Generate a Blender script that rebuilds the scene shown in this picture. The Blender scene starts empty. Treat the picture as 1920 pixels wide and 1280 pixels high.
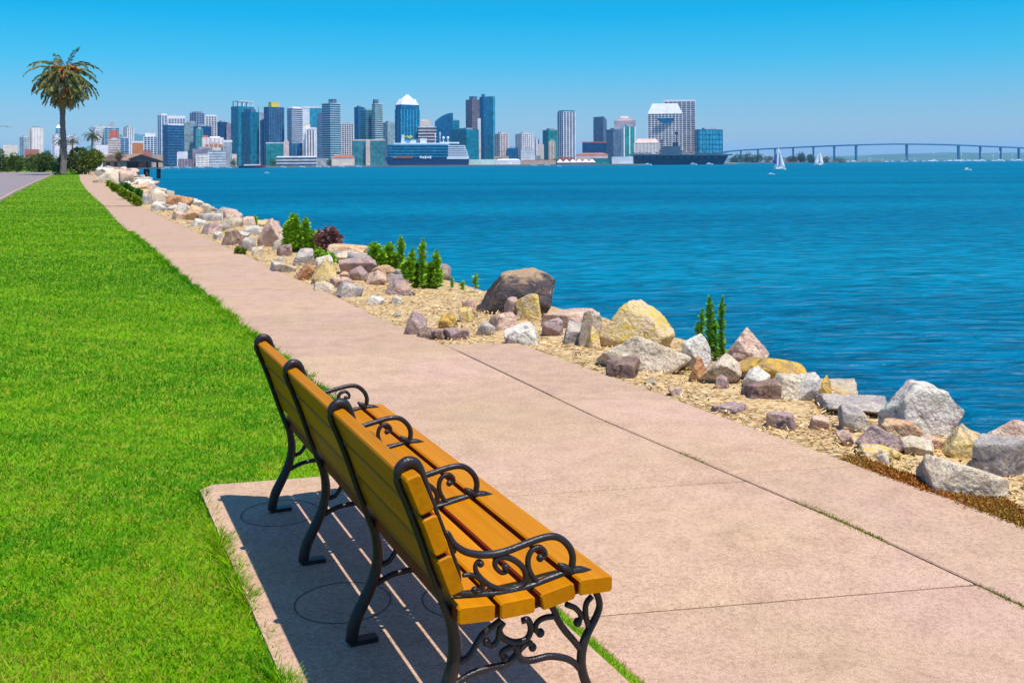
import bpy, bmesh, math, random
import numpy as np
from mathutils import Vector, noise as mnoise
random.seed(7); np.random.seed(7)
scene = bpy.context.scene
COL = scene.collection
rad = math.radians

# ------------------------------------------------------------------ camera, sky, sun, exposure
F, HY, TH, H = 1900.0, 306.0, 0.0065, 1.74            # focal length and horizon in photo pixels, roll, eye height
RV = np.array([math.cos(TH), 0, -math.sin(TH)]); UV = np.array([math.sin(TH), 0, math.cos(TH)]); DV = np.array([0, 1.0, 0])
CAM = np.array([0, 0, H])
cd = bpy.data.cameras.new('camera'); cam = bpy.data.objects.new('camera', cd); COL.objects.link(cam)
cd.sensor_width = 36; cd.lens = F / 1920 * 36; cd.shift_y = -(640 - HY) / 1920
cd.clip_start = 0.05; cd.clip_end = 60000
cam.location = (0, 0, H); cam.rotation_euler = (rad(90), TH, 0)
scene.camera = cam

UD = np.array([-840, 1900.0, 0]); UD /= np.linalg.norm(UD); VD = np.array([UD[1], -UD[0], 0])   # along and across the path
sun_to = 0.14 * VD - 0.30 * UD + np.array([0, 0, 0.85]); sun_to /= np.linalg.norm(sun_to)
SUN_EL = math.asin(sun_to[2]); SUN_AZ = math.atan2(sun_to[0], sun_to[1])
w = bpy.data.worlds.new('World'); scene.world = w; w.use_nodes = True
nt = w.node_tree; nt.nodes.clear()
sky = nt.nodes.new('ShaderNodeTexSky'); sky.sky_type = 'NISHITA'; sky.sun_disc = False
sky.sun_elevation = SUN_EL; sky.sun_rotation = SUN_AZ; sky.air_density = 1.0; sky.dust_density = 0.6; sky.ozone_density = 2.0
tc = nt.nodes.new('ShaderNodeTexCoord'); sx = nt.nodes.new('ShaderNodeSeparateXYZ'); nt.links.new(tc.outputs['Generated'], sx.inputs[0])
rp = nt.nodes.new('ShaderNodeValToRGB'); nt.links.new(sx.outputs['Z'], rp.inputs[0])
e = rp.color_ramp.elements; e[0].position = 0.0; e[0].color = (0.52, 0.55, 0.73, 1); e[1].position = 1.0; e[1].color = (0.34, 0.68, 1.0, 1)
for p_, c_ in ((0.05, (0.31, 0.52, 0.74, 1)), (0.10, (0.09, 0.56, 0.78, 1)), (0.145, (0.0, 0.56, 0.79, 1)), (0.4, (0.16, 0.60, 1.0, 1))):
    k = e.new(p_); k.color = c_
mx = nt.nodes.new('ShaderNodeMix'); mx.data_type = 'RGBA'; mx.blend_type = 'MULTIPLY'; mx.inputs[0].default_value = 1.0
nt.links.new(sky.outputs[0], mx.inputs[6]); nt.links.new(rp.outputs[0], mx.inputs[7])
bg = nt.nodes.new('ShaderNodeBackground'); bg.inputs[1].default_value = 0.14
nt.links.new(mx.outputs[2], bg.inputs[0])
wo = nt.nodes.new('ShaderNodeOutputWorld'); nt.links.new(bg.outputs[0], wo.inputs[0])
sl = bpy.data.lights.new('sun', 'SUN'); sl.energy = 4.5; sl.angle = rad(0.5); sl.color = (1.0, 0.955, 0.88)
so = bpy.data.objects.new('sun', sl); COL.objects.link(so)
so.rotation_euler = Vector(sun_to).to_track_quat('Z', 'Y').to_euler(); so.location = (20, -15, 60)
vs = scene.view_settings; vs.view_transform = 'Standard'; vs.look = 'None'; vs.gamma = 1; vs.use_curve_mapping = False; vs.exposure = 0.4
scene.render.engine = 'CYCLES'
try:
    scene.cycles.max_bounces = 6; scene.cycles.volume_bounces = 1; scene.cycles.transparent_max_bounces = 8
except Exception: pass

# ------------------------------------------------------------------ geometry of the place
WZ = -2.9                                             # water level
UK = [-60, 4, 12, 20, 35, 50, 65, 80, 95, 110, 125, 140, 165, 190, 230, 700]
ZK = [0, 0, -.06, -.12, -.15, -.16, -.13, -.06, .05, .2, .37, .55, .74, .85, .9, .9]
_uu = np.linspace(-60, 700, 3041); _zz = np.interp(_uu, UK, ZK)
_zz = np.convolve(np.pad(_zz, 20, 'edge'), np.ones(41) / 41, 'valid')
def gh(u): return np.interp(u, _uu, _zz)
def uvp(u, v, z=0.0): 
    p = UD * u + VD * v; return np.array([p[0], p[1], z])
def ray(px, py): return (px - 960) / F * RV + (HY - py) / F * UV + DV
def at(px, py, Z): return CAM + ray(px, py) * Z       # point on a pixel's ray at depth Z
def onz(px, py, z): 
    r = ray(px, py); return CAM + r * ((z - H) / r[2])
def hit(px, py, off=0.0):                             # where a pixel's ray meets the land
    r = ray(px, py); lo = 1.0
    f = lambda t: (CAM + r * t)[2] - gh((CAM + r * t) @ UD) - off
    ts = np.geomspace(1.0, 900, 900); prev = 1.0
    for t in ts:
        if f(t) < 0:
            a, b = prev, t
            for _ in range(40):
                m = (a + b) / 2
                if f(m) < 0: b = m
                else: a = m
            return CAM + r * b
        prev = t
    return CAM + r * 900
def uv(p): return float(p @ UD), float(p @ VD)

# ------------------------------------------------------------------ helpers
def lin(c): return tuple(((x / 255) / 12.92 if x / 255 <= .04045 else ((x / 255 + .055) / 1.055) ** 2.4) for x in c)
MATS = {}
def nodes_of(name):
    m = bpy.data.materials.new(name); m.use_nodes = True; n = m.node_tree.nodes; return m, n, m.node_tree.links, n['Principled BSDF']
def pm(name, col, rough=.6, var=.2, scale=4.0, bump=0.0, bscale=None, metal=0.0, spec=.5, col2=None, coat=0.0, detail=6, rnd=0.0, coords='Object', sss=0):
    if name in MATS: return MATS[name]
    m, n, l, b = nodes_of(name)
    t = n.new('ShaderNodeTexCoord'); nz = n.new('ShaderNodeTexNoise'); nz.inputs['Scale'].default_value = scale; nz.inputs['Detail'].default_value = detail
    l.new(t.outputs[coords], nz.inputs['Vector'])
    r = n.new('ShaderNodeValToRGB'); l.new(nz.outputs['Fac'], r.inputs[0])
    r.color_ramp.elements[0].position = .3; r.color_ramp.elements[1].position = .7
    a = tuple(max(0, x * (1 - var)) for x in col); c2 = col2 or tuple(min(1, x * (1 + var)) for x in col)
    r.color_ramp.elements[0].color = (*a, 1); r.color_ramp.elements[1].color = (*c2, 1)
    out = r.outputs[0]
    if rnd:
        oi = n.new('ShaderNodeObjectInfo'); hs = n.new('ShaderNodeHueSaturation'); mr = n.new('ShaderNodeMapRange')
        mr.inputs['To Min'].default_value = 1 - rnd; mr.inputs['To Max'].default_value = 1 + rnd
        l.new(oi.outputs['Random'], mr.inputs['Value']); l.new(mr.outputs[0], hs.inputs['Value']); l.new(out, hs.inputs['Color']); out = hs.outputs[0]
    l.new(out, b.inputs['Base Color'])
    b.inputs['Roughness'].default_value = rough; b.inputs['Metallic'].default_value = metal; b.inputs['Specular IOR Level'].default_value = spec
    if coat: b.inputs['Coat Weight'].default_value = coat; b.inputs['Coat Roughness'].default_value = .12
    if bump:
        n2 = n.new('ShaderNodeTexNoise'); n2.inputs['Scale'].default_value = bscale or scale * 5; n2.inputs['Detail'].default_value = 5
        l.new(t.outputs[coords], n2.inputs['Vector'])
        bp = n.new('ShaderNodeBump'); bp.inputs['Strength'].default_value = bump; bp.inputs['Distance'].default_value = .02
        l.new(n2.outputs['Fac'], bp.inputs['Height']); l.new(bp.outputs[0], b.inputs['Normal'])
    MATS[name] = m; return m
def attr_mat(name, rough=.55, spec=.3, trans=0.0):     # colour comes from each leaf's or blade's own colour attribute
    if name in MATS: return MATS[name]
    m, n, l, b = nodes_of(name)
    a = n.new('ShaderNodeAttribute'); a.attribute_name = 'tint'
    l.new(a.outputs['Color'], b.inputs['Base Color']); b.inputs['Roughness'].default_value = rough; b.inputs['Specular IOR Level'].default_value = spec
    if trans:
        tr = n.new('ShaderNodeBsdfTranslucent'); l.new(a.outputs['Color'], tr.inputs['Color'])
        ms = n.new('ShaderNodeMixShader'); ms.inputs[0].default_value = trans
        l.new(b.outputs[0], ms.inputs[1]); l.new(tr.outputs[0], ms.inputs[2]); l.new(ms.outputs[0], n['Material Output'].inputs['Surface'])
    MATS[name] = m; return m

def tag(o, label=None, cat=None, group=None, kind=None):
    if label: o['label'] = label
    if cat: o['category'] = cat
    if group: o['group'] = group
    if kind: o['kind'] = kind
    return o
def empty(name, loc, label=None, cat=None, group=None):
    o = bpy.data.objects.new(name, None); COL.objects.link(o); o.location = tuple(loc); o.empty_display_size = .2
    return tag(o, label, cat, group)
def link_mesh(name, me, parent=None, loc=None):
    o = bpy.data.objects.new(name, me); COL.objects.link(o)
    if parent is not None: o.parent = parent
    if loc is not None: o.location = tuple(loc)
    return o
def np_mesh(name, V, Fa, mat, parent=None, origin=None, tint=None, smooth=False):
    """V (n,3), Fa (m,k) with k=3 or 4, fast path; tint (m,3) per face"""
    V = np.asarray(V, np.float32); Fa = np.asarray(Fa, np.int32)
    if origin is not None: V = V - np.asarray(origin, np.float32)
    me = bpy.data.meshes.new(name); m, k = Fa.shape
    me.vertices.add(len(V)); me.vertices.foreach_set('co', V.ravel())
    me.loops.add(m * k); me.loops.foreach_set('vertex_index', Fa.ravel())
    me.polygons.add(m); me.polygons.foreach_set('loop_start', np.arange(m, dtype=np.int32) * k)
    try: me.polygons.foreach_set('loop_total', np.full(m, k, np.int32))
    except Exception: pass
    me.update(calc_edges=True)
    if smooth: me.polygons.foreach_set('use_smooth', np.ones(m, bool))
    if tint is not None:
        a = me.attributes.new('tint', 'FLOAT_COLOR', 'FACE')
        c = np.ones((m, 4), np.float32); c[:, :3] = tint; a.data.foreach_set('color', c.ravel())
    me.materials.append(mat)
    o = link_mesh(name, me, parent, origin if (origin is not None and parent is None) else None)
    return o
class MB:
    def __init__(s): s.v = []; s.f = []; s.sm = []
    def add(s, V, Fa, smooth=False):
        b = len(s.v); s.v += [tuple(float(c) for c in p) for p in V]
        for f in Fa: s.f.append(tuple(i + b for i in f)); s.sm.append(smooth)
        return s
    def box(s, c, d, X=(1, 0, 0), Y=(0, 1, 0), Zx=(0, 0, 1), taper=1.0):
        c = np.asarray(c, float); X = np.asarray(X, float) * d[0] / 2; Y = np.asarray(Y, float) * d[1] / 2; Z = np.asarray(Zx, float) * d[2] / 2
        V = [c + (sx * X + sy * Y) * (taper if sz > 0 else 1) + sz * Z for sz in (-1, 1) for sx, sy in ((-1, -1), (1, -1), (1, 1), (-1, 1))]
        return s.add(V, [(3, 2, 1, 0), (4, 5, 6, 7), (0, 1, 5, 4), (1, 2, 6, 5), (2, 3, 7, 6), (3, 0, 4, 7)])
    def prism(s, poly, d):                       # polygon (3-D points) swept by vector d
        n = len(poly); P = [np.asarray(p, float) for p in poly]; Q = [p + np.asarray(d, float) for p in P]
        return s.add(P + Q, [tuple(range(n - 1, -1, -1)), tuple(range(n, 2 * n))] + [(i, (i + 1) % n, n + (i + 1) % n, n + i) for i in range(n)])
    def tube(s, pts, r, n=8, cap=True):
        P = [np.asarray(p, float) for p in pts]; m = len(P); r = [r] * m if np.isscalar(r) else r
        V = []; up = None
        for i in range(m):
            t = P[min(i + 1, m - 1)] - P[max(i - 1, 0)]; t /= (np.linalg.norm(t) + 1e-9)
            if up is None:
                up = np.array([0, 0, 1.0]) if abs(t[2]) < .9 else np.array([1.0, 0, 0])
            a = np.cross(t, up); a /= (np.linalg.norm(a) + 1e-9); b = np.cross(a, t); up = b
            ri = r[i]; ra, rb = (ri, ri) if np.isscalar(ri) else ri
            V += [P[i] + a * ra * math.cos(2 * math.pi * k / n) + b * rb * math.sin(2 * math.pi * k / n) for k in range(n)]
        Fa = [(i * n + k, i * n + (k + 1) % n, (i + 1) * n + (k + 1) % n, (i + 1) * n + k) for i in range(m - 1) for k in range(n)]
        if cap: Fa += [tuple(range(n - 1, -1, -1)), tuple(range((m - 1) * n, m * n))]
        return s.add(V, Fa, True)
    def ball(s, c, r, n=8, m=6, sq=(1, 1, 1)):
        c = np.asarray(c, float); V = []; 
        for i in range(m + 1):
            th = math.pi * i / m
            for k in range(n):
                ph = 2 * math.pi * k / n; V.append(c + r * np.array([math.sin(th) * math.cos(ph) * sq[0], math.sin(th) * math.sin(ph) * sq[1], math.cos(th) * sq[2]]))
        return s.add(V, [(i * n + k, (i + 1) * n + k, (i + 1) * n + (k + 1) % n, i * n + (k + 1) % n) for i in range(m) for k in range(n)], True)
    def build(s, name, mat, parent=None, origin=None):
        me = bpy.data.meshes.new(name)
        o0 = np.zeros(3) if origin is None else np.asarray(origin, float)
        me.from_pydata([tuple(np.asarray(v) - o0) for v in s.v], [], s.f)
        me.polygons.foreach_set('use_smooth', s.sm); me.update(); me.materials.append(mat)
        return link_mesh(name, me, parent, o0 if parent is None else None)
def spline(pts, per=6):                            # Catmull-Rom through points
    P = [np.asarray(p, float) for p in pts]; P = [2 * P[0] - P[1]] + P + [2 * P[-1] - P[-2]]; out = []
    for i in range(1, len(P) - 2):
        for k in range(per):
            t = k / per; a, b, c, d = P[i - 1], P[i], P[i + 1], P[i + 2]
            out.append(.5 * (2 * b + (c - a) * t + (2 * a - 5 * b + 4 * c - d) * t * t + (3 * b - a - 3 * c + d) * t ** 3))
    return out + [P[-2]]
def orient_out(o):
    bm = bmesh.new(); bm.from_mesh(o.data); bmesh.ops.recalc_face_normals(bm, faces=bm.faces); bm.to_mesh(o.data); bm.free(); return o

# leaf cards: centres (n,3), directions, sizes
def leaves(C, D, L, W, N=None):
    """diamond leaves (4 verts, 2 tris as one quad) starting at C going D, length L, width W"""
    C = np.asarray(C); D = D / (np.linalg.norm(D, axis=1, keepdims=True) + 1e-9)
    R = np.random.normal(size=D.shape) if N is None else N
    S = np.cross(D, R); S /= (np.linalg.norm(S, axis=1, keepdims=True) + 1e-9)
    L = np.broadcast_to(np.asarray(L, float).reshape(-1, 1), (len(C), 1)); W = np.broadcast_to(np.asarray(W, float).reshape(-1, 1), (len(C), 1))
    droop = np.zeros_like(C); droop[:, 2] = -L[:, 0] * .12
    V = np.stack([C, C + D * L * .5 + S * W, C + D * L + droop, C + D * L * .5 - S * W], 1).reshape(-1, 3)
    return V, np.arange(len(C) * 4).reshape(-1, 4)
def tints(n, base, var, hue=None):
    b = np.asarray(base); k = 1 + np.random.uniform(-var, var, (n, 1)); t = b * k
    if hue is not None:
        m = np.random.rand(n, 1) ** 2; t = t * (1 - m) + np.asarray(hue) * k * m
    return np.clip(t, 0, 1)

# ------------------------------------------------------------------ materials of the place
def concrete_mat():
    m, n, l, b = nodes_of('concrete')
    t = n.new('ShaderNodeTexCoord'); g = n.new('ShaderNodeNewGeometry')
    def nz(s, d, vec=g.outputs['Position'], dist=0):
        x = n.new('ShaderNodeTexNoise'); x.inputs['Scale'].default_value = s; x.inputs['Detail'].default_value = d; x.inputs['Distortion'].default_value = dist; l.new(vec, x.inputs['Vector']); return x.outputs['Fac']
    def ramp(f, a, c1, b_, c2):
        r = n.new('ShaderNodeValToRGB'); r.color_ramp.elements[0].position = a; r.color_ramp.elements[0].color = (*c1, 1); r.color_ramp.elements[1].position = b_; r.color_ramp.elements[1].color = (*c2, 1); l.new(f, r.inputs[0]); return r.outputs[0]
    def mul(a, c, f=1.0):
        x = n.new('ShaderNodeMix'); x.data_type = 'RGBA'; x.blend_type = 'MULTIPLY'; x.inputs[0].default_value = f; l.new(a, x.inputs[6]); l.new(c, x.inputs[7]); return x.outputs[2]
    base = ramp(nz(.8, 6, dist=.3), .33, (.48, .325, .205), .68, (.50, .325, .24))
    blot = ramp(nz(5.5, 10), .3, (.91, .88, .86), .60, (1.04, 1.03, 1.01))
    spk = mul(ramp(nz(190, 3), .38, (.60, .57, .56), .52, (1.06, 1.05, 1.04)), ramp(nz(48, 5), .34, (.80, .76, .74), .56, (1.05, 1.04, 1.03)))
    stain = ramp(nz(1.3, 10, dist=1.5), .30, (.78, .74, .70), .42, (1, 1, 1))
    oi = n.new('ShaderNodeObjectInfo'); mr = n.new('ShaderNodeMapRange'); mr.inputs['To Min'].default_value = .93; mr.inputs['To Max'].default_value = 1.05; l.new(oi.outputs['Random'], mr.inputs['Value'])
    hs = n.new('ShaderNodeHueSaturation'); l.new(mr.outputs[0], hs.inputs['Value']); l.new(mul(mul(mul(base, blot), spk, .8), stain, .40), hs.inputs['Color'])
    l.new(hs.outputs[0], b.inputs['Base Color']); b.inputs['Roughness'].default_value = .85; b.inputs['Specular IOR Level'].default_value = .25
    bp = n.new('ShaderNodeBump'); bp.inputs['Strength'].default_value = .35; bp.inputs['Distance'].default_value = .004; l.new(nz(120, 4), bp.inputs['Height']); l.new(bp.outputs[0], b.inputs['Normal'])
    MATS['concrete'] = m; return m
CONC = concrete_mat()
def ground_mat(name, cols, scales, bump=.5, rough=.95):
    m, n, l, b = nodes_of(name); g = n.new('ShaderNodeNewGeometry'); prev = None
    for i, (c, s) in enumerate(zip(cols[1:], scales)):
        z = n.new('ShaderNodeTexNoise'); z.inputs['Scale'].default_value = s; z.inputs['Detail'].default_value = 8; l.new(g.outputs['Position'], z.inputs['Vector'])
        r = n.new('ShaderNodeMapRange'); r.inputs['From Min'].default_value = .42; r.inputs['From Max'].default_value = .60; l.new(z.outputs['Fac'], r.inputs['Value'])
        x = n.new('ShaderNodeMix'); x.data_type = 'RGBA'; l.new(r.outputs[0], x.inputs[0]); x.inputs[7].default_value = (*c, 1)
        if prev is None: x.inputs[6].default_value = (*cols[0], 1)
        else: l.new(prev, x.inputs[6])
        prev = x.outputs[2]
    l.new(prev, b.inputs['Base Color']); b.inputs['Roughness'].default_value = rough; b.inputs['Specular IOR Level'].default_value = .15
    z = n.new('ShaderNodeTexNoise'); z.inputs['Scale'].default_value = scales[-1]; z.inputs['Detail'].default_value = 8; l.new(g.outputs['Position'], z.inputs['Vector'])
    bp = n.new('ShaderNodeBump'); bp.inputs['Strength'].default_value = bump; bp.inputs['Distance'].default_value = .03; l.new(z.outputs['Fac'], bp.inputs['Height']); l.new(bp.outputs[0], b.inputs['Normal'])
    MATS[name] = m; return m
LAWN = ground_mat('lawn_soil', [(.105, .25, .003), (.145, .30, .005), (.07, .19, .003), (.20, .26, .012)], [.35, 2.2, 9.0])
DRY = ground_mat('dry_soil', [(.44, .27, .10), (.52, .35, .16), (.28, .155, .06), (.56, .41, .23)], [1.1, 6.0, 22.0], bump=.9)
CITYG = pm('city_ground', (.22, .20, .18), .9, .2, .02)
ROADM = ground_mat('asphalt_worn', [(.23, .19, .19), (.26, .215, .21), (.21, .175, .17)], [.3, 8.0])
def water_mat():
    m, n, l, b = nodes_of('sea_water'); g = n.new('ShaderNodeNewGeometry')
    mp = n.new('ShaderNodeMapping'); mp.inputs['Rotation'].default_value = (0, 0, rad(12)); mp.inputs['Scale'].default_value = (.55, 1.25, 1); l.new(g.outputs['Position'], mp.inputs['Vector'])
    def nz(s, d, v=mp.outputs[0], dist=0.0):
        x = n.new('ShaderNodeTexNoise'); x.inputs['Scale'].default_value = s; x.inputs['Detail'].default_value = d; x.inputs['Distortion'].default_value = dist; l.new(v, x.inputs['Vector']); return x.outputs['Fac']
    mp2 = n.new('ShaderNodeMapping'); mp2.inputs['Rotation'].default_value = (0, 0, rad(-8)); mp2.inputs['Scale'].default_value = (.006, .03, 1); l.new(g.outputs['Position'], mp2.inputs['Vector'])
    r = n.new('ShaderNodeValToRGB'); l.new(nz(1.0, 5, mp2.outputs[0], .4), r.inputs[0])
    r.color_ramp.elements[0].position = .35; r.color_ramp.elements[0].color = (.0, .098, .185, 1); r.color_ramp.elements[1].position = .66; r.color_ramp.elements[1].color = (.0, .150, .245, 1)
    # light and shade of small wavelets also painted into the water colour as flecks
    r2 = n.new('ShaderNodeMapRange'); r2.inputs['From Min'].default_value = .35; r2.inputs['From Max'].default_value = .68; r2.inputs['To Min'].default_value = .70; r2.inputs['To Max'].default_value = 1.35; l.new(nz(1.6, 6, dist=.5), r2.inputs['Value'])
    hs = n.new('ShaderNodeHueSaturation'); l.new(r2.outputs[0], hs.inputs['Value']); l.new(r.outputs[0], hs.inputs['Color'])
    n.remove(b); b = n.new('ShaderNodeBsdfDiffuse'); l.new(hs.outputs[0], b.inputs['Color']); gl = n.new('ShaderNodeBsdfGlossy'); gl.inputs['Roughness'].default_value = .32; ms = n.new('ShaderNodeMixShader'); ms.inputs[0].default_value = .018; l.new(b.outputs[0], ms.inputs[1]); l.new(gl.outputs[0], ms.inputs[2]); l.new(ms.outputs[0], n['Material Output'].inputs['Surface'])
    ad = n.new('ShaderNodeMath'); ad.operation = 'MULTIPLY_ADD'; l.new(nz(.35, 5, dist=.3), ad.inputs[0]); ad.inputs[1].default_value = 2.2; l.new(nz(1.7, 6, dist=.6), ad.inputs[2])
    bp = n.new('ShaderNodeBump'); bp.inputs['Strength'].default_value = 1.0; bp.inputs['Distance'].default_value = .42; l.new(ad.outputs[0], bp.inputs['Height']); l.new(bp.outputs[0], b.inputs['Normal']); l.new(bp.outputs[0], gl.inputs['Normal'])
    MATS['sea_water'] = m; return m
WATER = water_mat()

# ------------------------------------------------------------------ edges of path and shore, traced on the land as (u, v)
def trace(pts): 
    q = sorted(uv(hit(*p)) for p in pts); return np.array([a for a, _ in q]), np.array([b for _, b in q])
eLu, eLv = trace([(580, 710), (500, 650), (440, 600), (395, 562), (345, 525), (316, 499), (291, 476), (254, 446), (216, 412), (194, 386), (172, 366), (160, 354), (150, 338), (148, 328)])
eLu = np.concatenate([[-30, 0, 5], eLu, [400]]); eLv = np.concatenate([[1.77, 1.765, 1.765], eLv, [eLv[-1]]])
eJu, eJv = trace([(820, 640), (743, 610), (688, 586), (618, 550), (553, 521), (500, 499), (452, 474), (400, 452), (319, 414), (262, 386), (235, 373), (204, 354), (186, 341), (173, 332), (166, 324)])
eJu = np.concatenate([[-30, 2.8, 4.2, 6.6], eJu, [400]]); eJv = np.concatenate([[3.40, 3.42, 3.45, 3.36], eJv, [eJv[-1]]])
eRu, eRv = trace([(1920, 985), (1640, 880), (1300, 760), (1130, 698), (970, 642)])
eRu = np.concatenate([[-30], eRu]); eRv = np.concatenate([[4.2], eRv])
UEND = float(eRu[-1])
def eL(u): return np.interp(u, eLu, eLv)
def eJ(u): return np.interp(u, eJu, eJv)
def eR(u):
    a = np.interp(u, eRu, eRv); b = eJ(u); return np.where(u < UEND - .05, a, b)
sh = [uv(hit(*p)) for p in [(1900, 875), (1720, 812), (1545, 748), (1420, 690), (1250, 640), (1130, 612), (1030, 585), (840, 536), (690, 494), (610, 470), (530, 446), (440, 412), (390, 398), (330, 376), (270, 352), (235, 340)]]
sh.sort(); print('SHORE', [(round(a, 1), round(b, 1)) for a, b in sh])
shu = np.array([-60, 0] + [a for a, _ in sh] + [200, 270, 330, 400, 460, 520, 700]); shv = np.array([sh[0][1], sh[0][1]] + [b for _, b in sh] + [11, 11, 17, 18, 4, -60, -220])
def eS(u): return np.interp(u, shu, shv) + .5

# ------------------------------------------------------------------ land, water, far shore
us = np.concatenate([np.arange(-40, 30, .5), np.arange(30, 120, 1.5), np.arange(120, 560, 6)])
cols = [('lawn', t) for t in (-400, -200, -110, -60, -30, -15, -8, -4, -2, 0, 1)] + [('eL', 0), ('eL', .02), ('mid', .5), ('eR', -.02), ('eR', 0)] + [('vg', k / 8) for k in range(1, 9)] + [('sl', k) for k in (.8, 1.6, 2.6, 3.6, 5, 7, 10)]
V = []; rng = random.Random(3)
for u in us:
    l_, r_, s_ = float(eL(u)), float(eR(u)), float(eS(u)); s_ = max(s_, r_ + 1.2); g0 = float(gh(u))
    for k, t in cols:
        z = g0
        if k == 'lawn': v = t
        elif k == 'eL': v = l_ + t; z = g0 - (.045 if t > 0 else 0)
        elif k == 'mid': v = l_ * .5 + r_ * .5; z = g0 - .05
        elif k == 'eR': v = r_ + t; z = g0 - (.05 if t < 0 else .02)
        elif k == 'vg': v = r_ + (s_ - r_) * t; z = g0 - .02 + .05 * mnoise.noise(Vector((u * .9, v * .9, 0))) * min(1, t * 3) - .05 * t
        else: v = s_ + t; z = g0 - .07 - .64 * t + .12 * mnoise.noise(Vector((u * .6, v * .6, 4)))
        V.append(uvp(u, v, z))
nc = len(cols); Fa = [(i * nc + j, i * nc + j + 1, (i + 1) * nc + j + 1, (i + 1) * nc + j) for i in range(len(us) - 1) for j in range(nc - 1)]
mb = MB(); mb.add(V, Fa, True)
gnd = mb.build('ground', LAWN); gnd.data.materials.append(DRY); gnd.data.materials.append(ground_mat('bank_rubble', [(.20, .16, .13), (.30, .25, .21), (.13, .11, .10), (.26, .20, .13)], [.8, 2.0, 7.0], bump=1.0)); orient_out(gnd)
mi = [0 if cols[j][0] == 'lawn' else 2 if (cols[j][0] == 'sl' or (us[i] > 95 and cols[j][0] == 'vg')) else 1 for i in range(len(us) - 1) for j in range(nc - 1)]
gnd.data.polygons.foreach_set('material_index', mi); tag(gnd, 'mown lawn and dry shore bank beside the bay', kind='structure')
if gnd.data.polygons[0].normal.z < 0: gnd.data.flip_normals()
S = 24000
wat = MB().add([(-S, -2000, WZ), (S, -2000, WZ), (S, S, WZ), (-S, S, WZ)], [(0, 1, 2, 3)]).build('water', WATER); tag(wat, 'blue green bay water with small ripples', kind='structure')

CG = WZ + 2.2                                            # quay level of the city
def far_land(name, pts, z, mat, label):
    P = [np.array([x, y, z]) for x, y in pts]; o = MB().prism([p - np.array([0, 0, z - WZ + 1]) for p in P], (0, 0, z - WZ + 1)).build(name, mat); orient_out(o); return tag(o, label, kind='structure')
X_ = lambda px, Z: (px - 960) / F * Z
far_land('city_shore', [(X_(-2500, 1500), 1500), (X_(250, 1560), 1560), (X_(700, 1680), 1680), (X_(1180, 1690), 1690), (X_(1375, 1760), 1760), (X_(1385, 2600), 2600), (X_(1300, 9000), 9000), (-12000, 9000), (-12000, 1500)], CG, CITYG, 'far city shore along the bay')
far_land('far_shore', [(X_(1378, 2650), 2650), (X_(1660, 2950), 2950), (X_(1640, 3400), 3400), (X_(1385, 3300), 3300)], CG, pm('far_scrub', (.13, .14, .10), .9, .4, .03), 'low wooded point in front of the bridge')
far_land('far_coast', [(X_(1400, 5200), 5200), (X_(4600, 5200), 5200), (X_(4600, 9000), 9000), (X_(1300, 9000), 9000)], CG, pm('far_scrub', (.13, .14, .10), .9, .4, .03), 'distant low coast behind the bridge')

def hills(name, x0, x1, Z, prof, depth, mat, label, n=70):
    V = []; rows = 8
    for j in range(rows):
        t = j / (rows - 1); k = math.sin(math.pi * min(1, t * 1.15) * .5) if t < .87 else 1 - (t - .87) / .13 * .6
        for i in range(n):
            s = i / (n - 1); px = x0 + (x1 - x0) * s; hh = np.interp(s, [a for a, _ in prof], [b for _, b in prof]) * Z / F
            d = Z + depth * t; X = X_(px, Z) + 40 * mnoise.noise(Vector((s * 20, t * 3, 0)))
            V.append((X, d, CG - 6 + hh * k * (1 + .18 * mnoise.fractal(Vector((s * 14, t * 2, 3.1)), 1, 2, 4))))
    o = MB().add(V, [(j * n + i, j * n + i + 1, (j + 1) * n + i + 1, (j + 1) * n + i) for j in range(rows - 1) for i in range(n - 1)], True).build(name, mat)
    return tag(o, label, kind='structure')
HILL = pm('far_hill', (.05, .12, .12), .95, .25, .004)
hills('hill', -500, 420, 8200, [(0, 20), (.3, 30), (.5, 38), (.62, 44), (.675, 66), (.70, 72), (.735, 63), (.78, 40), (1, 22)], 1500, HILL, 'blue mountain ridge far behind the city')
hills('hill', 1380, 4400, 5600, [(0, 10), (.07, 13), (.12, 16), (.17, 19), (.3, 21), (.6, 24), (1, 20)], 1200, HILL, 'low green coast hills behind the long bridge')

# ------------------------------------------------------------------ road at the left, kerb
kb = [hit(*p) for p in [(-260, 520), (-120, 445), (-40, 400), (0, 378), (30, 361), (60, 346), (84, 335), (100, 328), (112, 324.5), (118, 322)]]
kuv = [uv(p) for p in kb]
ku = np.array([a for a, _ in kuv]); kv = np.array([b for _, b in kuv]); o_ = np.argsort(ku); ku, kv = ku[o_], kv[o_]
def eK(u): return np.interp(u, ku, kv)
mb = MB(); V = []; ru = np.concatenate([np.arange(-30, 60, 2), np.arange(60, float(ku[-1]), 3)])
for u in ru: 
    for v in (float(eK(u)) - .16, float(eK(u)) - 8, float(eK(u)) - 40, -160 + 0 * u): V.append(uvp(u, v, float(gh(u)) + .012))
n_ = 4; mb.add(V, [(i * n_ + j, (i + 1) * n_ + j, (i + 1) * n_ + j + 1, i * n_ + j + 1) for i in range(len(ru) - 1) for j in range(n_ - 1)])
rd = mb.build('road', ROADM); tag(rd, 'pale worn asphalt road beyond the lawn', kind='structure')
if rd.data.polygons[0].normal.z < 0: rd.data.flip_normals()
mb = MB(); V = []
for u in ru:
    k = float(eK(u)); g0 = float(gh(u))
    for dv, dz in ((-.16, -.05), (-.16, .10), (.02, .12), (.04, -.05)): V.append(uvp(u, k + dv, g0 + dz))
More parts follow.
